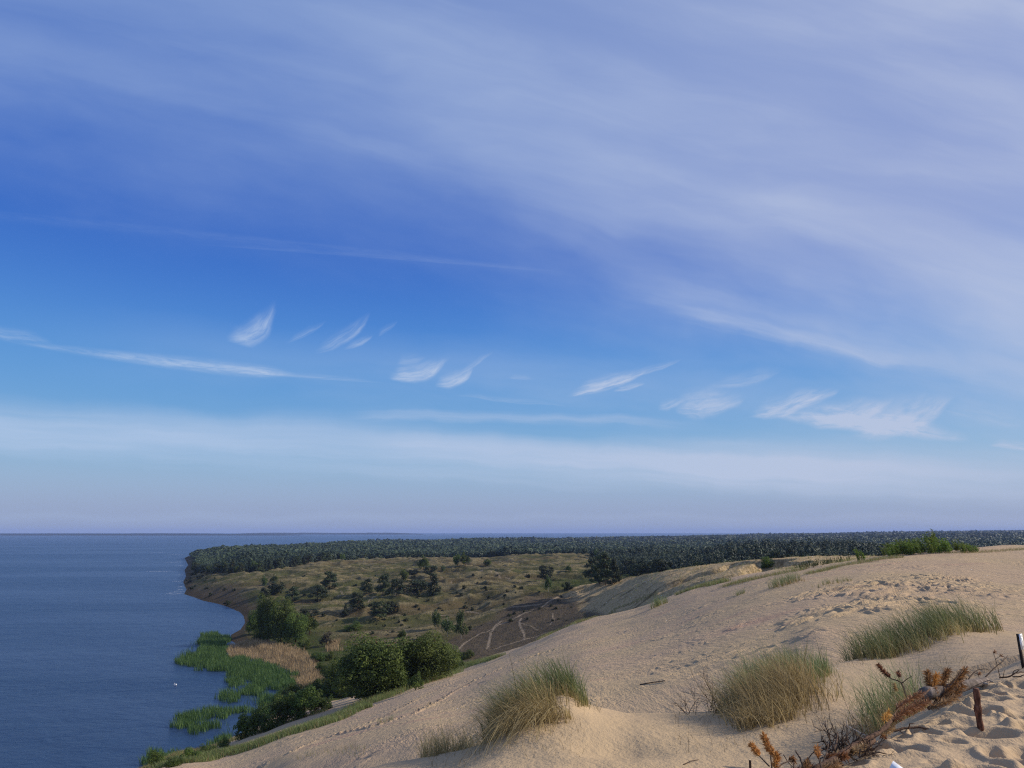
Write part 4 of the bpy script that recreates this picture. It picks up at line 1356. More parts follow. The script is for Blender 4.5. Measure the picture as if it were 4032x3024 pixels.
def reed_bed(polys, dens, h_, gen, wd=0.11, ragged=0.5):
    out = []
    for poly in polys:
        Q = [on_water(u, v) for u, v in poly]
        xs, ys = [q[0] for q in Q], [q[1] for q in Q]
        n = int((max(xs) - min(xs) + 4) * (max(ys) - min(ys) + 4) * dens)
        x, y = gen.uniform(min(xs) - 2, max(xs) + 2, n), gen.uniform(min(ys) - 2, max(ys) + 2, n)
        jx, jy = 2.2 * fbm(x / 5, y / 5, 120, 3), 4.5 * fbm(x / 5, y / 6, 130, 3)
        ok = in_poly(x + jx, y + jy, Q)
        x, y = x[ok], y[ok]
        keep = gen.uniform(0, 1, len(x)) < 0.72 + 0.6 * fbm(x / 6, y / 6, 122, 2)
        out.append(np.stack([x[keep], y[keep]], 1))
    XY = np.concatenate(out)
    z = np.maximum(VF.at(XY[:, 0], XY[:, 1]), -0.4)
    z = np.maximum(z, np.where(XY[:, 1] < 418, DF.at(XY[:, 0], np.minimum(XY[:, 1], 418)), -9))
    n = len(XY)
    cl = np.clip(fbm(XY[:, 0] / 4, XY[:, 1] / 4, 125, 2), -0.6, 0.6)
    V, F, tint, tt = blades(np.column_stack([XY, z]), h_ * (gen.uniform(0.75, 1.15, n) + 0.25 * cl) + np.maximum(-z, 0), wd * gen.uniform(0.7, 1.4, n), np.tile([-0.14, 0, 0], (n, 1)), gen, 2, 0.3, 0.16)
    return V, [F], np.clip(tint * 0.7 + 0.35 * np.repeat(cl, 6) + 0.15, 0, 1)


gr = np.random.default_rng(51)
GREEN_POLY = [[(794, 2503), (830, 2497), (905, 2515), (893, 2560), (880, 2588), (960, 2600), (1060, 2622), (1130, 2652), (1170, 2690), (1160, 2722), (1090, 2718), (1050, 2706),
               (980, 2692), (940, 2668), (905, 2658), (850, 2640), (800, 2638), (755, 2626), (690, 2610), (700, 2596), (760, 2580), (800, 2552), (788, 2530)]]
PATCHES = [[(901, 2680), (930, 2676), (960, 2690), (950, 2712), (915, 2706)], [(960, 2712), (1010, 2700), (1042, 2712), (1035, 2742), (980, 2748), (958, 2734)],
           [(862, 2738), (900, 2722), (936, 2738), (930, 2764), (895, 2772), (870, 2760)], [(1040, 2745), (1110, 2735), (1130, 2780), (1060, 2800), (1010, 2775)],
           [(749, 2812), (830, 2796), (930, 2790), (1010, 2786), (1010, 2806), (900, 2822), (800, 2836), (750, 2850)],
           [(678, 2862), (690, 2835), (745, 2814), (770, 2832), (745, 2880), (700, 2880)], [(735, 2855), (800, 2850), (848, 2854), (840, 2880), (780, 2890), (735, 2886)],
           [(835, 2910), (895, 2906), (920, 2930), (850, 2944)], [(570, 2990), (610, 2966), (680, 2980), (690, 3030), (570, 3040)], [(1010, 2800), (1060, 2790), (1060, 2850), (1000, 2850)]]
SPARSE = [[(700, 2600), (760, 2560), (800, 2530), (780, 2520), (690, 2585)], [(868, 2852), (915, 2850), (915, 2895), (875, 2890)], [(940, 2690), (1040, 2690), (1100, 2740), (960, 2790)]]
parts = [reed_bed(GREEN_POLY, 13.0, 2.3, gr, 0.17), reed_bed(PATCHES, 12.0, 2.0, gr, 0.16), reed_bed(SPARSE, 1.2, 1.5, gr, 0.12)]
V, F = merge([(p[0], p[1]) for p in parts])
o = make_mesh('reed_bed', V, F, REED, False, {'tint': np.concatenate([p[2] for p in parts])})
tag(o, 'fresh green reed beds standing in the shallow water along the shore', 'reeds', kind='stuff')
TAN = [[(903, 2592), (893, 2570), (905, 2545), (980, 2540), (1060, 2548), (1150, 2565), (1210, 2598), (1250, 2655), (1262, 2690), (1185, 2700), (1150, 2650), (1060, 2614), (960, 2592)],
       [(1285, 2590), (1300, 2560), (1330, 2558), (1335, 2592)], [(1170, 2690), (1262, 2690), (1270, 2725), (1180, 2735)]]
p = reed_bed(TAN, 9.0, 2.0, gr, 0.16)
o = make_mesh('dry_reed_bed', p[0], p[1], DRYREED, False, {'tint': p[2]})
tag(o, 'band of last year\'s tan dry reeds behind the green reeds', 'reeds', kind='stuff')
#MARK_D

# ------------------------------------------------------------------ marram tufts on the near mounds
STRAW = leaf_material('straw_blades', (0.17, 0.122, 0.055), (0.52, 0.40, 0.20), 0.42, 0.6)
FRESH = leaf_material('fresh_marram', (0.080, 0.110, 0.042), (0.25, 0.29, 0.125), 0.4, 0.5, extra=(0.34, 0.27, 0.11))
TWIG = bark_material('dead_twig', (0.045, 0.028, 0.020), (0.13, 0.085, 0.058), 60.0)


def base_points(line, spread_x, spread_y, n, gen, rng=(0.0, 1.0)):
    """Random rooted points along a line of (u, v, depth) marks, standing on the sand."""
    Q = np.array([at_depth(u, v, y)[:2] for u, v, y in line])
    t = gen.uniform(rng[0], rng[1], n) * (len(Q) - 1)
    i = np.minimum(t.astype(int), len(Q) - 2)
    f = (t - i)[:, None]
    p = Q[i] * (1 - f) + Q[i + 1] * f + gen.normal(0, 1, (n, 2)) * [spread_x, spread_y]
    # blades grow in clumps
    c = gen.integers(0, n, n)
    pull = (gen.uniform(0, 1, n) < 0.75)[:, None]
    cent = p[(c // 14) * 14 % n]
    p = np.where(pull, cent + gen.normal(0, 0.05, (n, 2)), p)
    return np.column_stack([p, DF.at(p[:, 0], p[:, 1]) - 0.03]), t / (len(Q) - 1)


def tuft(name, label, loc_px, green, dry, seed, group=None):
    gen = np.random.default_rng(seed)
    org = at_depth(*loc_px)
    org[2] = DF.at(org[0], org[1])[0]
    root = empty(name, org, label, 'grass', group)
    for part, mat, sets in (('green_blades', FRESH, green), ('dry_blades', STRAW, dry)):
        got, T, D = [], [], []
        for line, sx, sy, n, L, wd, lean, droop, jit in sets:
            B, t = base_points(line, sx, sy, n, gen)
            wild = (gen.uniform(0, 1, n) < 0.12)[:, None]
            lv = np.tile(lean, (n, 1)) + wild * gen.normal(0, 0.35, (n, 3)) * [1, 1, 0.2]
            V, F, tint, tt = blades(B, L * gen.uniform(0.40, 1.2, n), wd * gen.uniform(0.6, 1.25, n), lv, gen, 5, droop, jit)
            got.append((V - org, [F]))
            T.append(tint)
            D.append(np.clip(0.75 * (1 - tt * 2.2) + np.repeat((gen.uniform(0, 1, n) < 0.10) * 0.8, 12), 0, 1))
        if got:
            V, F = merge(got)
            make_mesh(part, V, F, mat, False, {'tint': np.concatenate(T), 'dry': np.concatenate(D)}, root)
    return root


tuft('marram_tuft', 'bushy marram tuft on the leftmost sand mound with long straw blades hanging down', (2150, 2830, 14.8),
     [([(2010, 2850, 15.3), (2110, 2795, 15.5), (2200, 2770, 15.4), (2290, 2772, 15.3)], 0.10, 0.24, 1700, 0.80, 0.014, (-0.34, -0.02, 0), 0.35, 0.22),
      ([(1975, 2890, 14.9), (2050, 2855, 15.0), (2140, 2820, 14.9)], 0.11, 0.28, 1500, 0.88, 0.013, (-0.48, -0.06, 0), 0.40, 0.28)],
     [([(1955, 2930, 14.4), (2050, 2885, 14.5), (2150, 2850, 14.4)], 0.13, 0.24, 1300, 0.80, 0.013, (-0.62, -0.25, 0), 0.70, 0.34),
      ([(2010, 2910, 13.9), (2120, 2870, 14.0), (2200, 2850, 14.1)], 0.15, 0.22, 520, 0.85, 0.017, (-0.62, -0.75, 0), 1.1, 0.34),
      ([(1980, 2900, 14.5), (2150, 2820, 14.9)], 0.13, 0.3, 220, 1.0, 0.018, (-0.62, -0.2, 0), 0.45, 0.5),
      ([(2120, 2830, 14.7), (2260, 2790, 15.0)], 0.10, 0.2, 330, 0.36, 0.010, (-0.2, -0.1, 0), 0.3, 0.4)], 201)
tuft('marram_tuft', 'tallest marram tuft, golden below and green on top, between the dark twigs and the driftwood', (3040, 2800, 15.8),
     [([(2900, 2740, 17.6), (2990, 2695, 18.2), (3090, 2665, 18.4), (3160, 2655, 18.4)], 0.14, 0.5, 2500, 0.95, 0.014, (-0.30, 0, 0), 0.35, 0.24),
      ([(3150, 2655, 18.6), (3262, 2625, 18.9)], 0.10, 0.3, 650, 0.60, 0.012, (-0.22, 0, 0), 0.3, 0.25),
      ([(2920, 2800, 16.4), (3040, 2760, 16.6), (3150, 2730, 16.8)], 0.14, 0.5, 1100, 0.92, 0.013, (-0.40, -0.05, 0), 0.45, 0.3)],
     [([(2930, 2850, 15.2), (3030, 2820, 15.2), (3120, 2790, 15.5), (3180, 2760, 15.9)], 0.15, 0.5, 2300, 0.90, 0.014, (-0.34, -0.06, 0), 0.45, 0.34),
      ([(2930, 2870, 14.3), (3020, 2860, 14.2), (3120, 2825, 14.5)], 0.13, 0.25, 800, 0.60, 0.014, (-0.45, -0.2, 0), 0.6, 0.4),
      ([(2900, 2830, 15.5), (3100, 2780, 16.0)], 0.2, 0.5, 260, 1.0, 0.018, (-0.60, -0.1, 0), 0.55, 0.45)], 202)
tuft('marram_tuft', 'long dense green marram bank leaning left below the mound beside the sign', (3630, 2560, 24.0),
     [([(3400, 2588, 23.0), (3520, 2580, 23.6), (3650, 2565, 24.0), (3760, 2535, 24.6), (3835, 2505, 25.0)], 0.25, 0.75, 3400, 1.05, 0.018, (-0.46, 0, 0), 0.38, 0.20),
      ([(3380, 2592, 22.8), (3560, 2590, 23.2)], 0.3, 0.4, 500, 0.75, 0.012, (-0.6, -0.05, 0), 0.4, 0.25)],
     [([(3450, 2592, 22.6), (3600, 2588, 22.6), (3760, 2552, 23.6)], 0.3, 0.4, 800, 0.65, 0.012, (-0.5, -0.15, 0), 0.55, 0.35)], 203)
tuft('marram_tuft', 'thin see-through marram tuft behind the rust brown pine branches', (3510, 2810, 12.8),
     [([(3440, 2830, 12.2), (3530, 2810, 12.6), (3610, 2790, 13.0)], 0.12, 0.35, 700, 0.80, 0.010, (-0.30, 0, 0), 0.3, 0.30)],
     [([(3450, 2850, 11.8), (3530, 2830, 12.1), (3600, 2810, 12.5)], 0.12, 0.3, 640, 0.56, 0.010, (-0.25, -0.05, 0), 0.4, 0.4)], 204)
tuft('dry_grass_tuft', 'small straw coloured dry tuft left of the leftmost green mound', (1780, 2915, 15.2),
     [], [([(1690, 2945, 15.35), (1760, 2915, 15.5), (1880, 2880, 15.8)], 0.13, 0.15, 700, 0.66, 0.010, (-0.12, 0, 0), 0.25, 0.32),
          ([(1700, 2960, 14.8), (1850, 2900, 15.0)], 0.16, 0.15, 200, 0.42, 0.008, (-0.45, -0.15, 0), 0.8, 0.4)], 205)
tuft('grass_tuft', 'fresh green tuft alone at the near left edge of the far crest sand', (2594, 2392, 175),
     [([(2570, 2398, 173), (2596, 2392, 175), (2622, 2388, 177)], 0.5, 0.8, 420, 2.2, 0.05, (-0.2, 0, 0), 0.3, 0.3)], [], 206)
tuft('grass_tuft', 'wide green tuft half way along the upper crest, with dark sand beside it', (3087, 2312, 112),
     [([(3055, 2318, 110), (3090, 2312, 112), (3125, 2305, 114)], 0.6, 1.2, 620, 1.7, 0.035, (-0.25, 0, 0), 0.3, 0.3)],
     [([(3060, 2322, 108), (3130, 2312, 110)], 0.9, 1.0, 160, 0.9, 0.035, (-0.3, 0, 0), 0.3, 0.4)], 207)
tuft('grass_tuft', 'faint low tuft left of the wide green crest tuft', (2905, 2330, 120),
     [([(2890, 2333, 118), (2925, 2328, 119)], 0.35, 0.6, 200, 0.8, 0.03, (-0.3, 0, 0), 0.3, 0.4)], [], 208)
tuft('grass_tuft', 'sparse olive tuft on the crest slope under the young green willows', (3270, 2278, 95),
     [([(3235, 2288, 93), (3300, 2270, 97)], 0.6, 1.2, 260, 0.8, 0.025, (-0.3, 0, 0), 0.3, 0.4)],
     [([(3240, 2290, 92), (3310, 2275, 96)], 0.8, 1.2, 150, 0.6, 0.025, (-0.3, 0, 0), 0.3, 0.4)], 209)


# single shoots and litter strewn round the tufts
gl = np.random.default_rng(260)
got, T, D = [], [], []
for (u0, u1, v0, v1, y0, y1, n, L, dry) in ((2650, 3000, 2850, 2960, 12.5, 16.5, 170, 0.30, 0.8), (3180, 3420, 2740, 2880, 12, 16, 150, 0.35, 0.6), (3640, 3800, 2630, 2720, 13, 18, 110, 0.45, 0.6),
                                      (3280, 3420, 2600, 2640, 20, 23, 60, 0.35, 0.5), (2280, 2360, 2760, 2800, 15, 16, 40, 0.32, 0.5), (2050, 2300, 2830, 2990, 12.0, 14.6, 160, 0.22, 0.9), (1700, 1950, 2900, 3000, 13, 15.5, 160, 0.28, 0.9),
                                      (3850, 3930, 2470, 2500, 25, 27, 70, 0.4, 0.3), (2300, 3700, 2420, 2780, 35, 75, 160, 0.35, 0.6)):
    u, y = gl.uniform(u0, u1, n), gl.uniform(y0, y1, n)
    x = (u - 2016.0) / FPX / 1.05 * y
    B = np.column_stack([x, y, DF.at(x, y) - 0.02])
    V, F, tint, tt = blades(B, L * gl.uniform(0.4, 1.3, n), 0.007 * np.clip(y / 16, 0.8, 2.5), np.tile([-0.4, -0.05, 0], (n, 1)), gl, 4, 0.6, 0.7)
    got.append((V, [F]))
    T.append(tint)
    D.append(np.repeat((gl.uniform(0, 1, n) < dry) * 1.0, 10))
V, F = merge(got)
o = make_mesh('stray_grass', V, F, leaf_material('stray_blades', (0.09, 0.10, 0.045), (0.20, 0.19, 0.09), 0.2, 0.6, extra=(0.22, 0.16, 0.08)), False, {'tint': np.concatenate(T), 'dry': np.concatenate(D)})
tag(o, 'single grass shoots and dry stalks scattered over the near sand', 'grass', kind='stuff')

# ------------------------------------------------------------------ twigs and branches
def twiggy(gen, p0, d0, L, r, depth, out, curl=0.25, forks=2):
    """Recursive bare twig."""
    d0 = unit(np.asarray(d0, float))
    n = 5
    pts, d = [np.asarray(p0, float)], d0
    for i in range(n):
        d = unit(d + gen.normal(0, curl, 3) * 0.5)
        pts.append(pts[-1] + d * L / n)
    out.append(tube(np.array(pts), np.linspace(r, r * 0.45, n + 1), 5))
    if depth > 0:
        for k in range(forks):
            j = int(gen.integers(2, n + 1))
            twiggy(gen, pts[j], unit(d + gen.normal(0, 0.55, 3)), L * gen.uniform(0.45, 0.7), r * 0.55, depth - 1, out, curl, forks)


def local_mesh(name, parts, org, mat, root=None, smooth=True, attrs=None):
    V, F = merge(parts)
    return make_mesh(name, V - org, F, mat, smooth, attrs, root)


gt = np.random.default_rng(301)
for (us, cnt, L, lab) in (((2700, 2740, 16.8, 2790), 7, 0.36, 'small dark bare shrub at the left end of the twigs behind the sand crest'),
                          ((2780, 2870, 16.6, 2795), 16, 0.55, 'larger dark bare shrub beside the tallest marram tuft')):
    org = at_depth((us[0] + us[1]) / 2, us[3], us[2])
    org[2] = DF.at(org[0], org[1])[0]
    out = []
    for i in range(cnt):
        u = gt.uniform(us[0], us[1])
        p = at_depth(u, us[3], us[2] + gt.normal(0, 0.3))
        p[2] = DF.at(p[0], p[1])[0] - 0.05
        twiggy(gt, p, [gt.normal(-0.15, 0.35), gt.normal(0, 0.2), 1.0], L * gt.uniform(0.6, 1.2), 0.007, 2, out, 0.18, 3)
    V, F = merge(out)
    tag(make_mesh('bare_shrub', V - org, F, TWIG, True), lab, 'shrub').location = org
out = []
for (u, v, y, du, h_) in ((3275, 2845, 12.3, -20, 0.42), (3292, 2830, 12.5, -8, 0.3), (3300, 2832, 12.5, -14, 0.25), (3372, 2850, 12.1, -14, 0.5), (3352, 2855, 12.0, 12, 0.35), (3240, 2860, 12.2, 14, 0.2)):
    p = at_depth(u, v, y)
    p[2] = DF.at(p[0], p[1])[0] - 0.03
    twiggy(gt, p, [du / 60.0, 0, 1], h_, 0.006, 1, out, 0.12, 2)
org = hit(3300, 2850)
V, F = merge(out)
tag(make_mesh('bare_shrub', V - org, F, TWIG, True), 'few thin dark stems left of the see-through marram tuft', 'shrub').location = org

NEEDLE_MATS = {'orange': leaf_material('orange_dead_needles', (0.36, 0.15, 0.035), (0.66, 0.34, 0.10), 0.3, 0.6),
               'rust': leaf_material('rust_dead_needles', (0.12, 0.052, 0.026), (0.36, 0.16, 0.068), 0.3, 0.6),
               'straw': leaf_material('straw_dead_needles', (0.28, 0.17, 0.075), (0.52, 0.36, 0.17), 0.3, 0.6)}


def brush(axis, n, L, gen, r0=0.0, fwd=0.75, wd=0.0042):
    """Dead needles bristling round a twig."""
    axis = np.asarray(axis, float)
    seg = np.linalg.norm(np.diff(axis, axis=0), axis=1)
    s = np.concatenate([[0], np.cumsum(seg)])
    q = gen.uniform(0, s[-1], n)
    P = np.stack([np.interp(q, s, axis[:, i]) for i in range(3)], 1)
    i = np.clip(np.searchsorted(s, q) - 1, 0, len(seg) - 1)
    T = np.diff(axis, axis=0)[i] / seg[i][:, None]
    rad = unit(np.cross(T, gen.normal(0, 1, (n, 3))))
    D = unit(T * fwd * gen.uniform(0.6, 1.3, (n, 1)) + rad)
    side = unit(np.cross(D, gen.normal(0, 1, (n, 3)))) * wd
    Ln = L * gen.uniform(0.65, 1.2, (n, 1))
    mid = P + D * Ln * 0.55 + [0, 0, 0.004]
    tip = P + D * Ln - np.array([0, 0, 1.0]) * Ln * 0.12
    V = np.stack([P - side, P + side, mid + side * 0.9, tip, mid - side * 0.9], 1).reshape(-1, 3)
    k = np.arange(n) * 5
    F = [np.stack([k, k + 1, k + 2, k + 4], 1), np.stack([k + 4, k + 2, k + 3], 1)]
    return (V, F), np.repeat(gen.uniform(0, 1, n), 5)


def on_bench(u, v, up=0.0):
    """Point at height up over the trampled bench (a nearly level terrace) seen at a photo pixel."""
    a, b = pix_ab(u, v)
    y = (ZC - 49.93 - up) / -b
    return np.array([a * y, y, ZC + b * y])


def px_path(pts):
    """(u, v, depth) marks -> points; a depth below 3 means that many metres above the sand seen there."""
    out = []
    for u, v, y in pts:
        out.append(at_depth(u, v, y) if y >= 3 else on_bench(u, v, y))
    return np.array(out)


def smooth_path(P, k=4):
    t = np.linspace(0, len(P) - 1, (len(P) - 1) * k + 1)
    return np.stack([pchip(np.arange(len(P)).astype(float), P[:, i], t) for i in range(3)], 1) if len(P) > 2 else P


def branch(name, label, wood, brushes, seed, cat='branch', wood_mat=TWIG, group=None):
    """wood: list of (path, r0, r1); brushes: list of (path, count, needle length, colour)."""
    gen = np.random.default_rng(seed)
    paths = [(smooth_path(px_path(p)), r0, r1) for p, r0, r1 in wood]
    org = paths[0][0][0].copy()
    root = empty(name, org, label, cat, group)
    local_mesh('bough', [tube(P + gen.normal(0, 0.15 * r0, P.shape), np.linspace(r0, r1, len(P)), 7) for P, r0, r1 in paths], org, wood_mat, root)
    for col in ('orange', 'rust', 'straw'):
        got, T, tw = [], [], []
        for p, n, L, c in brushes:
            if c != col:
                continue
            P = smooth_path(px_path(p))
            b, t = brush(P, n, L, gen)
            got.append(b)
            T.append(t)
            got.append(tube(P, np.linspace(0.006, 0.003, len(P)), 5))
            T.append(np.zeros(len(got[-1][0])))
        if got:
            V, F = merge(got)
            make_mesh('needles', V - org, F, NEEDLE_MATS[col], False, {'tint': np.concatenate(T)}, root)
    return root


branch('pine_branch', 'bright orange dead pine sprig with three bottlebrush tips at the bottom edge',
       [([(3042, 3060, 6.6), (3036, 2990, 6.7), (3028, 2940, 6.8)], 0.008, 0.004), ([(3030, 3018, 6.6), (2998, 2985, 6.65), (2965, 2950, 6.7)], 0.006, 0.003),
        ([(3062, 2975, 6.6), (3078, 2965, 6.6)], 0.004, 0.003)],
       [([(3030, 2962, 6.78), (3020, 2925, 6.85), (3005, 2898, 6.9)], 260, 0.050, 'orange'), ([(2990, 2976, 6.65), (2972, 2952, 6.7), (2958, 2930, 6.75)], 190, 0.045, 'orange'),
        ([(3050, 3024, 6.55), (3058, 2985, 6.6), (3040, 2955, 6.65)], 300, 0.048, 'orange')], 401)
branch('pine_branch', 'broken dark twig with a few rust needles right of the bright orange sprig',
       [([(3050, 3040, 6.7), (3085, 3005, 6.8), (3125, 2992, 6.9), (3126, 3030, 6.8)], 0.006, 0.004), ([(3085, 2972, 7.0), (3110, 3010, 6.9), (3135, 3030, 6.8)], 0.004, 0.003)],
       [([(3105, 2994, 6.9), (3128, 2988, 6.9)], 50, 0.05, 'rust')], 402)
branch('pine_branch', 'tangle of thin grey twigs with rusty needle bunches at the bottom, left of the debris',
       [([(3170, 3035, 6.9), (3150, 2985, 7.0), (3132, 2957, 7.1)], 0.009, 0.006), ([(3175, 3000, 7.0), (3200, 2965, 7.1), (3215, 2950, 7.1)], 0.005, 0.003),
        ([(3240, 3040, 6.9), (3225, 2990, 7.0), (3218, 2940, 7.1)], 0.008, 0.005), ([(3215, 2945, 7.1), (3240, 2935, 7.15)], 0.004, 0.003)],
       [([(3170, 3035, 6.9), (3180, 3000, 7.0)], 160, 0.055, 'rust'), ([(3222, 2985, 7.0), (3218, 2945, 7.1)], 130, 0.045, 'orange')], 403)
branch('pine_branch', 'long fallen pine branch running up the sand edge with rust needles along it',
       [([(3200, 3035, 0.07), (3290, 2985, 0.08), (3380, 2925, 0.09), (3450, 2890, 0.10), (3520, 2830, 0.13), (3600, 2765, 0.16), (3660, 2715, 0.2)], 0.034, 0.010),
        ([(3500, 2855, 0.10), (3560, 2800, 0.16), (3640, 2760, 0.18)], 0.010, 0.005), ([(3460, 2880, 0.12), (3490, 2850, 0.16), (3540, 2790, 0.20)], 0.008, 0.004)],
       [([(3520, 2835, 0.14), (3570, 2800, 0.17), (3640, 2765, 0.18)], 330, 0.070, 'rust'), ([(3560, 2815, 0.08), (3620, 2790, 0.08), (3660, 2760, 0.10)], 240, 0.065, 'rust'),
        ([(3530, 2790, 0.2), (3580, 2755, 0.22), (3630, 2730, 0.22)], 300, 0.07, 'rust'), ([(3470, 2895, 0.05), (3520, 2860, 0.06)], 220, 0.06, 'straw'),
        ([(3480, 2840, 0.2), (3500, 2805, 0.25)], 120, 0.06, 'orange'), ([(3360, 2960, 0.08), (3400, 2940, 0.08)], 160, 0.065, 'straw'),
        ([(3475, 2895, 0.05), (3485, 2920, 0.02)], 110, 0.05, 'rust'), ([(3250, 2985, 0.08), (3330, 2975, 0.1)], 260, 0.06, 'rust')], 404, wood_mat=BARK)
branch('pine_branch', 'thick plume of rust brown pine needles rising over the grey log',
       [([(3655, 2790, 10.3), (3720, 2735, 10.4), (3780, 2670, 10.6), (3812, 2622, 10.8)], 0.022, 0.010), ([(3680, 2765, 10.3), (3710, 2700, 10.5), (3730, 2650, 10.6)], 0.012, 0.005),
        ([(3700, 2760, 10.3), (3750, 2690, 10.4), (3790, 2640, 10.5)], 0.010, 0.005)],
       [([(3690, 2740, 10.3), (3660, 2690, 10.4), (3652, 2650, 10.5)], 420, 0.085, 'rust'), ([(3700, 2730, 10.4), (3715, 2680, 10.5), (3732, 2640, 10.6)], 420, 0.08, 'rust'),
        ([(3720, 2740, 10.3), (3770, 2680, 10.5), (3800, 2640, 10.6)], 560, 0.085, 'rust'), ([(3690, 2770, 10.2), (3750, 2740, 10.2), (3790, 2700, 10.3)], 480, 0.085, 'rust'),
        ([(3660, 2790, 10.0), (3700, 2775, 10.0), (3760, 2745, 10.1)], 360, 0.075, 'straw'), ([(3670, 2720, 10.4), (3690, 2660, 10.5)], 260, 0.085, 'orange')], 405, wood_mat=BARK)
branch('pine_branch', 'rusty pine tip sticking up out of the see-through marram tuft',
       [([(3570, 2745, 11.6), (3550, 2690, 11.7), (3510, 2672, 11.8), (3480, 2650, 11.9), (3460, 2622, 12.0)], 0.012, 0.004), ([(3550, 2692, 11.7), (3570, 2675, 11.7), (3590, 2662, 11.7)], 0.007, 0.004)],
       [([(3505, 2665, 11.8), (3480, 2645, 11.9), (3458, 2618, 12.0)], 260, 0.065, 'rust'), ([(3545, 2665, 11.7), (3535, 2648, 11.8)], 90, 0.055, 'rust'), ([(3520, 2690, 11.7), (3526, 2715, 11.6)], 110, 0.05, 'straw')], 406)
branch('bare_branch', 'bare forked twig reaching up to the right against smooth sand',
       [([(3875, 2672, 11.4), (3910, 2635, 11.5), (3945, 2605, 11.6), (3968, 2582, 11.7)], 0.009, 0.004), ([(3926, 2617, 11.5), (3918, 2590, 11.6), (3912, 2572, 11.7)], 0.005, 0.003),
        ([(3920, 2596, 11.6), (3940, 2582, 11.6)], 0.004, 0.002), ([(3958, 2590, 11.6), (3950, 2584, 11.6)], 0.004, 0.003)],
       [([(3912, 2572, 11.7), (3920, 2566, 11.7)], 26, 0.05, 'rust'), ([(3935, 2584, 11.6), (3945, 2580, 11.6)], 22, 0.04, 'rust')], 407)
branch('bare_branch', 'arched bare twig curving over the grey log',
       [([(3810, 2678, 11.0), (3835, 2648, 11.1), (3860, 2635, 11.2), (3885, 2634, 11.2), (3895, 2642, 11.2)], 0.008, 0.003), ([(3832, 2648, 11.1), (3850, 2655, 11.1), (3856, 2672, 11.1)], 0.005, 0.003),
        ([(3804, 2668, 11.0), (3812, 2690, 11.0)], 0.005, 0.003)], [([(3850, 2655, 11.1), (3860, 2652, 11.1)], 20, 0.05, 'rust')], 408)
branch('bare_branch', 'tangled thin roots on the sand at the foot of the sign post',
       [([(3935, 2668, 0.03), (3975, 2664, 0.05), (4000, 2650, 0.10), (4040, 2645, 0.08)], 0.012, 0.006), ([(3940, 2670, 0.02), (3932, 2645, 0.2), (3930, 2630, 0.3)], 0.006, 0.003),
        ([(3950, 2668, 0.02), (3955, 2640, 0.25)], 0.005, 0.003), ([(3985, 2662, 0.05), (3995, 2640, 0.2), (4030, 2632, 0.3)], 0.006, 0.003), ([(3970, 2665, 0.04), (3990, 2655, 0.12), (4010, 2640, 0.2), (4035, 2650, 0.1)], 0.008, 0.004),
        ([(3990, 2666, 0.03), (4020, 2662, 0.08), (4045, 2655, 0.1)], 0.010, 0.006)], [], 409)
branch('bare_branch', 'short brown branch lying curved on the trampled sand by the fallen branch',
       [([(3520, 2878, 0.02), (3570, 2866, 0.035), (3620, 2864, 0.035), (3662, 2874, 0.02)], 0.014, 0.009), ([(3578, 2868, 0.03), (3582, 2850, 0.12), (3600, 2850, 0.12)], 0.006, 0.004),
        ([(3540, 2876, 0.03), (3556, 2888, 0.03)], 0.006, 0.004)], [], 410, wood_mat=BARK)
GREYWOOD = bark_material('weathered_wood', (0.10, 0.078, 0.064), (0.24, 0.195, 0.165), 18.0)
WHITEWOOD = bark_material('bleached_wood', (0.26, 0.22, 0.18), (0.46, 0.40, 0.33), 40.0)
branch('bare_branch', 'pale bleached stick leaning out of the debris over the shaded sand',
       [([(3420, 2902, 9.2), (3380, 2882, 9.5), (3335, 2857, 9.8)], 0.008, 0.005), ([(3338, 2860, 9.8), (3333, 2838, 9.9)], 0.004, 0.003)], [], 411, wood_mat=WHITEWOOD)
# debris heap of roots and bark
gd = np.random.default_rng(420)
org = on_bench(3330, 2965, 0.02)
root = empty('root_debris', org, 'dark heap of roots, bark and broken stubs on the sand edge', 'debris')
out, out2 = [], []
for i in range(70):
    p = on_bench(gd.uniform(3250, 3420), gd.uniform(2935, 2985), gd.uniform(-0.01, 0.05))
    twiggy(gd, p, [gd.normal(0.3, 0.6), gd.normal(0, 0.5), gd.uniform(-0.1, 0.7)], gd.uniform(0.08, 0.30), gd.uniform(0.004, 0.010), 1, out, 0.5, 2)
for (u0, v0, u1, v1, y, r) in ((3282, 2955, 3298, 2888, 7.6, 0.014), (3240, 3000, 3262, 2930, 7.3, 0.007), (3290, 2950, 3350, 2880, 7.9, 0.006), (3324, 2950, 3305, 2900, 8.0, 0.005)):
    out.append(tube(smooth_path(np.array([at_depth(u0, v0, y), at_depth((u0 + u1) / 2 + 3, (v0 + v1) / 2, y + 0.1), at_depth(u1, v1, y + 0.2)])), np.linspace(r, r * 0.6, 9), 6))
local_mesh('roots', out, org, TWIG, root)
for (u0, v0, u1, v1, r) in ((3275, 3000, 3318, 2972, 0.022), (3300, 2998, 3316, 3012, 0.016), (3400, 2950, 3440, 2915, 0.026)):
    out2.append(tube(np.array([on_bench(u0, v0, 0.02), on_bench((u0 + u1) / 2, (v0 + v1) / 2, 0.03), on_bench(u1, v1, 0.04)]), [r, r * 1.05, r * 0.9], 9))
local_mesh('stub', out2, org, BARK, root)
(b, tnt) = brush(px_path([(3250, 2990, 0.05), (3320, 2970, 0.06), (3400, 2945, 0.05)]), 380, 0.07, gd)
make_mesh('needles', b[0] - org, b[1], NEEDLE_MATS['straw'], False, {'tint': tnt}, root)
(b, tnt) = brush(px_path([(3080, 3060, 0.05), (3200, 3030, 0.06)]), 380, 0.08, gd)
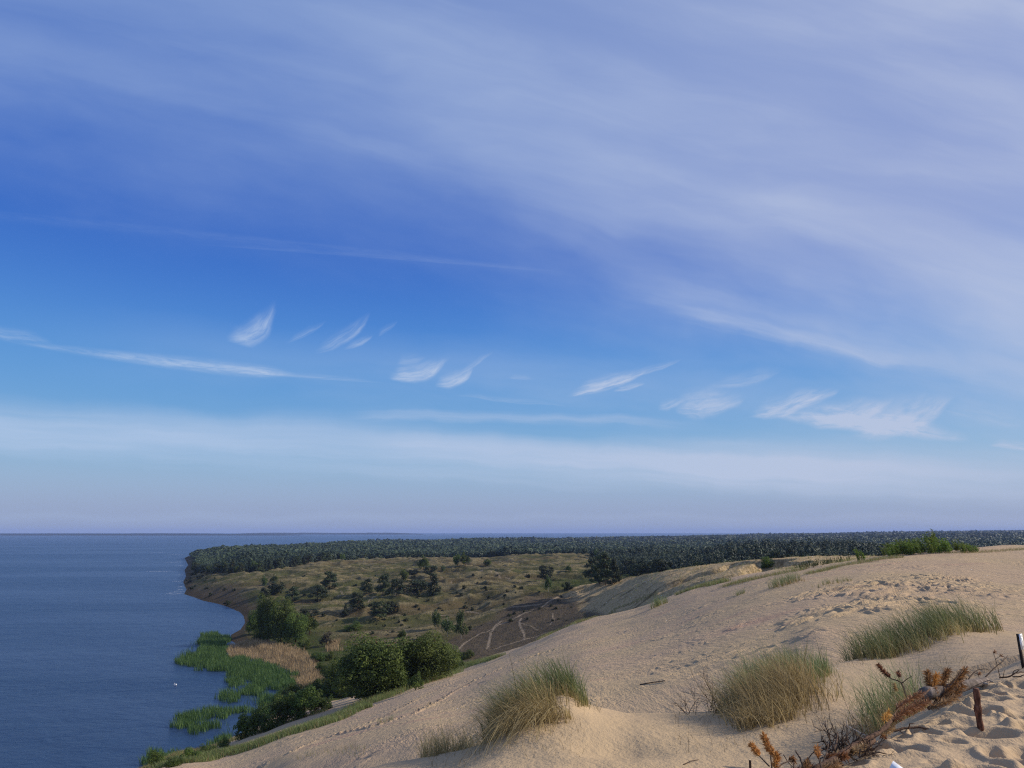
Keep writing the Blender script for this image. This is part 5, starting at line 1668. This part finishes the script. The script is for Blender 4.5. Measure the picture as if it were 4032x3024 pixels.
br = empty('needle_litter', on_bench(3150, 3045), 'heap of rust and straw coloured dead needles at the bottom edge', 'debris')
make_mesh('needles', b[0] - np.array(br.location), b[1], NEEDLE_MATS['rust'], False, {'tint': tnt}, br)
(b, tnt) = brush(px_path([(3215, 3040, 0.05), (3300, 3010, 0.06)]), 260, 0.08, gd)
make_mesh('needles', b[0] - np.array(br.location), b[1], NEEDLE_MATS['straw'], False, {'tint': tnt}, br)

# the grey log
P = smooth_path(np.array([on_bench(3640, 2735, 0.05), on_bench(3700, 2722, 0.06), on_bench(3770, 2706, 0.06), on_bench(3830, 2692, 0.07), on_bench(3885, 2680, 0.05)]))
P += gd.normal(0, 0.006, P.shape)
org = P[0].copy()
root = empty('driftwood_log', org, 'weathered grey brown log half buried at the edge of the trampled sand', 'log')
local_mesh('log', [tube(P, np.interp(np.linspace(0, 1, len(P)), [0, 0.15, 0.6, 1], [0.085, 0.08, 0.065, 0.045]), 12)], org, GREYWOOD, root)
local_mesh('stub', [tube(np.array([P[-3], P[-3] + [0.06, -0.09, 0.0]]), [0.016, 0.012], 8), tube(np.array([P[-1], P[-1] + [0.05, -0.07, -0.005]]), [0.018, 0.012], 8)], org, WHITEWOOD, root)

# lone stick on the far sand
P = np.array([lay(2520, 2697, 0.02), lay(2560, 2692, 0.05), lay(2619, 2684, 0.05)])
o = tag(make_mesh('driftwood_stick', *(lambda m: (m[0] - P[0], m[1]))(tube(smooth_path(P), np.linspace(0.035, 0.022, 9), 7)), TWIG, True), 'single dark stick lying on the open dune face', 'stick')
o.location = P[0]
P = np.array([lay(2690, 3012, 0.0), lay(2720, 3003, 0.02), lay(2752, 2994, 0.01)])
o = tag(make_mesh('driftwood_stick', *(lambda m: (m[0] - P[0], m[1]))(tube(smooth_path(P), np.linspace(0.008, 0.004, 9), 6)), TWIG, True), 'thin twig lying in the shaded hollow near the bottom edge', 'stick')
o.location = P[0]
# cut stake at the bottom edge
b0 = at_depth(2952, 3060, 6.9)
t0 = at_depth(2953, 2992, 6.9)
org = np.array([b0[0], b0[1], DF.at(b0[0], b0[1])[0] - 0.1])
root = empty('cut_stake', org, 'short cut stake with a pale top beside the orange pine sprig', 'stake')
local_mesh('stake', [tube(np.array([org, (org + t0) / 2, t0]), [0.011, 0.0105, 0.010], 10, False)], org, BARK, root)
th = np.linspace(0, 2 * np.pi, 13)[:-1]
disc = np.column_stack([0.0102 * np.cos(th), 0.0102 * np.sin(th), 0.002 + 0.002 * np.sin(th)]) + t0 - org
make_mesh('cut_face', np.vstack([disc, [t0 - org + [0, 0, 0.004]]]), [np.stack([np.arange(12), (np.arange(12) + 1) % 12, np.full(12, 12)], 1)], flat_mat('cut_wood', (0.55, 0.42, 0.27)), False, None, root)

# brown bark post
b0 = lay(3861, 2869, -0.12)
y0 = lay(3861, 2869)[1]
t0 = at_depth(3842, 2711, y0)
org = lay(3861, 2869)
s = np.linspace(0, 1, 26)
P = b0[None] * (1 - s)[:, None] + t0[None] * s[:, None]
P += np.column_stack([0.004 * np.sin(s * 9), 0 * s, 0 * s])
rad = 0.031 + 0.003 * np.sin(s * 23 + 1) + 0.006 * np.exp(-((s - 0.62) / 0.05) ** 2)
REDBARK = bark_material('red_pine_bark', (0.060, 0.026, 0.017), (0.20, 0.092, 0.058), 26.0, 1.0)
root = empty('wooden_post', org, 'short brown pine post with bark standing in trampled sand', 'post')
V, F = tube(P, rad, 14, True)
V = V + gd.normal(0, 0.0012, V.shape)
make_mesh('post', V - org, F, REDBARK, True, None, root)
kp = P[16]
local_mesh('branch_stub', [tube(np.array([kp, kp + [-0.04, -0.01, 0.0], kp + [-0.055, -0.012, -0.014]]), [0.006, 0.005, 0.003], 6),
                           tube(np.array([kp + [0, -0.02, -0.02], kp + [0.004, -0.045, -0.018]]), [0.008, 0.006], 7), tube(np.array([kp, kp + [0.05, 0.0, -0.006]]), [0.006, 0.004], 6)], org, REDBARK, root)


# marker signs
WHITE = flat_mat('white_board', (0.80, 0.81, 0.82), 0.5, 0.4)
BLACK = flat_mat('black_print', (0.02, 0.02, 0.022), 0.6)
GREY = flat_mat('grey_print', (0.42, 0.43, 0.44), 0.6)
MAROON = flat_mat('maroon_print', (0.14, 0.03, 0.06), 0.6)
DARKWOOD = bark_material('dark_wood', (0.020, 0.014, 0.012), (0.055, 0.038, 0.030), 30.0)


def box(c, ax, ay, az):
    c, ax, ay, az = (np.asarray(q, float) for q in (c, ax, ay, az))
    V = np.array([c + i * ax + j * ay + k * az for i in (-1, 1) for j in (-1, 1) for k in (-1, 1)])
    return V, [np.array([[0, 1, 3, 2], [4, 6, 7, 5], [0, 4, 5, 1], [2, 3, 7, 6], [0, 2, 6, 4], [1, 5, 7, 3]])]


yS = 12.9
top = at_depth(4007, 2496, yS)
low = at_depth(4042, 2705, yS)
gz = DF.at(low[0], low[1])[0]
org = np.array([low[0], low[1], gz])
ax = unit(top - low)
root = empty('marker_sign', org, 'dark post with a narrow white marker board at the right edge', 'sign')
rt = unit(np.cross(ax, [0.0, -1.0, 0.0])) * -1
rt = rt if rt[0] > 0 else -rt
fw = unit(np.cross(rt, ax))
fw = fw if fw[1] < 0 else -fw
V, F = box((top + low) / 2 - ax * 0.05, rt * 0.0175, fw * 0.016, ax * (np.linalg.norm(top - low) / 2 + 0.05))
make_mesh('post', V - org, F, DARKWOOD, False, None, root)
c = at_depth(4023.5, 2528, yS - 0.03)
hw, hh = 0.052, 0.118
fw = unit(fw * 0.80 + rt * 0.60)            # the board is turned to the right, towards the path
rt = unit(np.cross(ax, fw))
rt = rt if rt[0] > 0 else -rt
c = at_depth(4014.0, 2528, yS - 0.03) + rt * hw
V, F = box(c + fw * 0.012, rt * hw, fw * 0.006, ax * hh)
bd = make_mesh('board', V - org, F, WHITE, False, None, root)


def stroke(pts, wdt, mat, name):
    """Printed line on the board: pts in board units (-1..1), laid just in front of it."""
    Q = np.array([c + rt * hw * px_ + ax * hh * py_ + fw * 0.0205 for px_, py_ in pts])
    d = unit(np.gradient(Q, axis=0))
    s_ = np.cross(d, fw) * wdt
    V = np.vstack([Q - s_, Q + s_]) - org
    n_ = len(Q)
    i_ = np.arange(n_ - 1)
    return make_mesh(name, V, [np.stack([i_, i_ + 1, n_ + i_ + 1, n_ + i_], 1)], mat, False, None, bd)


tt_ = np.linspace(0, 1, 14)
stroke([(0.05 + 0.62 * math.cos(a_), 0.58 + 0.17 * math.sin(a_)) for a_ in np.linspace(0.3, 4.6, 16)], 0.0032, BLACK, 'printed_line')
stroke([(-0.12 + 0.25 * math.cos(a_), 0.52 + 0.07 * math.sin(a_)) for a_ in np.linspace(0, 6.28, 12)], 0.0020, GREY, 'printed_line')
stroke([(-0.05 + 0.42 * t_, 0.36 - 0.34 * t_) for t_ in tt_], 0.0040, BLACK, 'printed_line')
stroke([(0.37 + 0.25 * t_, 0.02 - 0.42 * t_) for t_ in tt_], 0.0034, MAROON, 'printed_line')
stroke([(0.40 + 0.34 * math.sin(t_ * 3.0), -0.40 - 0.34 * t_) for t_ in tt_], 0.0026, BLACK, 'printed_line')
stroke([(0.05 + 0.55 * t_, -0.60 - 0.14 * math.sin(t_ * 3.1)) for t_ in tt_], 0.0032, BLACK, 'printed_line')
stroke([(-0.55, 0.84), (0.0, 0.84), (0.55, 0.85)], 0.0030, GREY, 'printed_text')
stroke([(-0.55, 0.75), (-0.2, 0.75), (0.1, 0.755)], 0.0026, GREY, 'printed_text')
# the board at the bottom edge
bn = unit(np.array([0.10, -0.72, 0.68]))     # the board leans back, face up towards the viewer
eye = np.array([0.0, 0.0, ZC])
T_ = at_depth(3516, 2997, 6.75)


def on_board(u, v):
    r = at_depth(u, v, 1.0) - eye
    return eye + r * np.dot(T_ - eye, bn) / np.dot(r, bn)


L_ = on_board(3488, 3017)
dn = unit(on_board(3570, 3036) - T_)
sh = unit((L_ - T_) - dn * np.dot(L_ - T_, dn))
nn_ = bn
cc = T_ + dn * 0.14 + sh * 0.038
gz = DF.at(cc[0], cc[1])[0]
org = np.array([cc[0], cc[1], gz])
root = empty('marker_sign', org, 'blank white tilted board corner at the bottom edge, over footprints', 'sign')
V, F = box(cc, dn * 0.14, sh * 0.038, nn_ * 0.005)
make_mesh('board', V - org, F, WHITE, False, None, root)
V, F = box((cc - nn_ * 0.03 + org) / 2 - [0, 0, 0.06], (0.018, 0, 0), (0, 0.016, 0), (0, 0, max((cc[2] - gz) / 2 + 0.03, 0.08)))
make_mesh('post', V - org, F, DARKWOOD, False, None, root)

# ------------------------------------------------------------------ young willows on the crest
WILLOW = leaf_material('willow_leaves', (0.075, 0.120, 0.018), (0.20, 0.27, 0.05), 0.35)
THISTLE = leaf_material('thistle_leaves', (0.050, 0.062, 0.018), (0.110, 0.120, 0.040), 0.2)


def sprig_template(name, seed, stems, leafn, leaf, mat, lean=-0.18, narrow=0.22):
    gen = np.random.default_rng(seed)
    tubes, C, N = [], [], []
    for i in range(stems):
        b = np.append(gen.normal(0, 0.12, 2), 0)
        h_ = gen.uniform(0.55, 1.0)
        t_ = np.linspace(0, 1, 6)[:, None]
        end = np.array([gen.normal(lean, 0.20), gen.normal(0, 0.2), 0]) * h_
        P_ = b + t_ * [0, 0, h_] + t_ ** 1.8 * end
        tubes.append(tube(P_, np.linspace(0.010, 0.003, 6), 4, False))
        q = gen.uniform(0.12, 1.03, leafn)
        C.append(np.stack([np.interp(q, t_[:, 0], P_[:, k]) for k in range(3)], 1) + gen.normal(0, 0.035, (leafn, 3)))
        N.append(gen.normal(0, 1, (leafn, 3)))
    V, F = leaf_cloud(np.concatenate(C), np.concatenate(N), leaf, gen, narrow)
    return V, F, np.repeat(gen.uniform(0, 1, len(F)), 4), merge(tubes), mat


def plant_set(name, tmpl, spots, label, cat, group):
    made = {}
    for k, (u, v, y, h_, w_) in enumerate(spots):
        a = pix_ab(u, v)[0]
        x = a * y
        z_ = ground_z(np.array([x]), np.array([y]))[0]
        lb = label[k] if isinstance(label, list) else label
        root = empty(name, (x, y, z_ - 0.05), lb, cat, group if not isinstance(label, list) or label.count(lb) > 1 else None)
        root.scale = (w_, w_, h_)
        root.rotation_euler = (0, 0, random.uniform(-0.5, 0.5))
        i = k % len(tmpl)
        if i not in made:
            V, F, tint, tb, mat = tmpl[i]
            made[i] = (make_mesh('leaves', V, [F], mat, False, {'tint': tint}, root), make_mesh('stems', tb[0], tb[1], TWIG, True, None, root))
        else:
            for s_ in made[i]:
                c_ = s_.copy()
                c_.parent = root
                COL.objects.link(c_)


gw = np.random.default_rng(501)
wt = [sprig_template('willow', 510 + i, 9, 34, 0.085, WILLOW) for i in range(4)]
spots = [(3684, 2172, 137, 4.3, 2.6), (3668, 2172, 137, 3.5, 2.4)]
labels = ['tallest young green willow of the crest, poking above the horizon', 'second tallest young willow right next to the tallest on the crest']
for i in range(52):
    u = gw.uniform(3478, 3850)
    h_ = np.interp(u, [3475, 3500, 3560, 3650, 3700, 3780, 3850], [1.7, 2.1, 2.6, 3.1, 2.9, 2.0, 1.1]) * gw.uniform(0.7, 1.05)
    spots.append((u, 2172, gw.uniform(131, 141), h_, h_ * gw.uniform(0.9, 1.2)))
    labels.append('bright green young willow among its like on the sandy crest')
plant_set('willow_shrub', wt, spots, labels, 'shrub', 'young willows on the dune crest')
spots = [(3378, 2200, 131, 2.4, 1.7), (3400, 2195, 131, 1.8, 1.7)]
plant_set('willow_shrub', wt, spots, ['young willow standing alone at the left of the crest willows', 'low young willow beside the lone one on the crest'], 'shrub', None)
tt4 = [sprig_template('thistle', 530 + i, 4, 20, 0.10, THISTLE, -0.05, 0.35) for i in range(3)]
spots = [(gw.uniform(3120, 3350), 2215, gw.uniform(142, 160), gw.uniform(0.9, 1.5), gw.uniform(0.8, 1.2)) for _ in range(42)]
plant_set('thistle_plant', tt4, spots, 'upright dark olive thistle in the row along the crest', 'plant', 'thistles along the crest')

# ------------------------------------------------------------------ swan and wave lines on the lagoon
SWANWHITE = flat_mat('swan_feathers', (0.82, 0.83, 0.84), 0.7)
p = np.array([*on_water(690, 2699), 0.0])
root = empty('swan', p, 'white swan swimming alone on the lagoon off the reeds', 'bird')
s = np.linspace(0, 1, 12)
body = np.column_stack([-0.42 + 0.95 * s, 0 * s, 0.10 + 0.16 * s ** 2])
neck = np.array([[-0.36, 0, 0.16], [-0.46, 0, 0.30], [-0.42, 0, 0.48], [-0.36, 0, 0.64], [-0.38, 0, 0.76], [-0.46, 0, 0.79], [-0.53, 0, 0.77]])
wing = np.column_stack([-0.20 + 0.70 * s, 0.0 * s, 0.30 + 0.10 * np.sin(s * 3.0)])
parts = [tube(body, 0.24 * np.sqrt(np.clip(1 - (2 * s - 0.9) ** 2 / 1.25, 0.02, 1)), 12), tube(smooth_path(neck), np.interp(np.linspace(0, 1, 25), [0, 0.3, 0.75, 0.86, 1], [0.10, 0.055, 0.048, 0.062, 0.035]), 9),
         tube(wing + [0, 0.12, 0], 0.13 * np.sin(np.pi * np.clip(s * 0.9 + 0.08, 0, 1)) + 0.01, 10), tube(wing - [0, 0.12, 0], 0.13 * np.sin(np.pi * np.clip(s * 0.9 + 0.08, 0, 1)) + 0.01, 10)]
V, F = merge(parts)
make_mesh('body', V, F, SWANWHITE, True, None, root)
V, F = tube(np.array([[-0.52, 0, 0.77], [-0.58, 0, 0.75], [-0.63, 0, 0.735]]), [0.028, 0.022, 0.008], 8)
make_mesh('bill', V, F, flat_mat('orange_bill', (0.60, 0.20, 0.04), 0.5), True, None, root)
FOAM = flat_mat('wave_foam', (0.60, 0.63, 0.68), 0.8)
gq = np.random.default_rng(601)
parts = []
for (u0, u1, v) in ((585, 655, 2178), (650, 735, 2186), (690, 738, 2229), (640, 728, 2215), (670, 726, 2291), (695, 726, 2312), (640, 728, 2340), (690, 726, 2324), (660, 730, 2333), (555, 700, 2252), (700, 726, 2262)):
    u = np.arange(u0, u1, 1.5)
    vv = v + 2.0 * perlin(u / 25, u * 0 + v, 610) - 6.0 * ((u - u0) / (u1 - u0)) * 0.6
    Q = np.array([on_water(a_, b_) for a_, b_ in zip(u, vv)])
    tprof = np.sin(np.pi * np.linspace(0.02, 0.98, len(u))) * np.clip(0.6 + perlin(u / 6, u * 0 + v, 612), 0.1, 1.5)
    P_ = np.column_stack([Q, 0.10 * tprof])
    wd_ = 0.9 * tprof + 0.1
    n_ = len(u)
    V = np.vstack([P_ - np.column_stack([0 * wd_, wd_, P_[:, 2] + 0.02]), P_, P_ + np.column_stack([0 * wd_, wd_, -P_[:, 2] - 0.02])])
    i_ = np.arange(n_ - 1)
    parts.append((V, [np.concatenate([np.stack([r * n_ + i_, r * n_ + i_ + 1, (r + 1) * n_ + i_ + 1, (r + 1) * n_ + i_], 1) for r in (0, 1)])]))
V, F = merge(parts)
tag(make_mesh('surf_lines', V, F, FOAM, True), 'thin pale wave lines running off the headland', kind='stuff')

# ------------------------------------------------------------------ thin blue air
hm = bpy.data.materials.new('thin_haze')
hm.use_nodes = True
ht = NT(hm.node_tree)
hm.node_tree.nodes.clear()
hv = ht.n('ShaderNodeVolumePrincipled')
hv.inputs['Color'].default_value = (0.42, 0.56, 0.95, 1.0)
hv.inputs['Density'].default_value = 4.0e-5
hv.inputs['Anisotropy'].default_value = 0.0
ho = ht.n('ShaderNodeOutputMaterial')
ht.t.links.new(hv.outputs[0], ho.inputs['Volume'])
HX, H0, H1 = 33000.0, -6.5, 130.0
V, F = box((0, HX / 2 - 500, (H0 + H1) / 2), (HX, 0, 0), (0, HX / 2 + 500, 0), (0, 0, (H1 - H0) / 2))
tag(make_mesh('haze', V, F, hm), 'thin blue haze of air over lagoon and forest', kind='stuff')
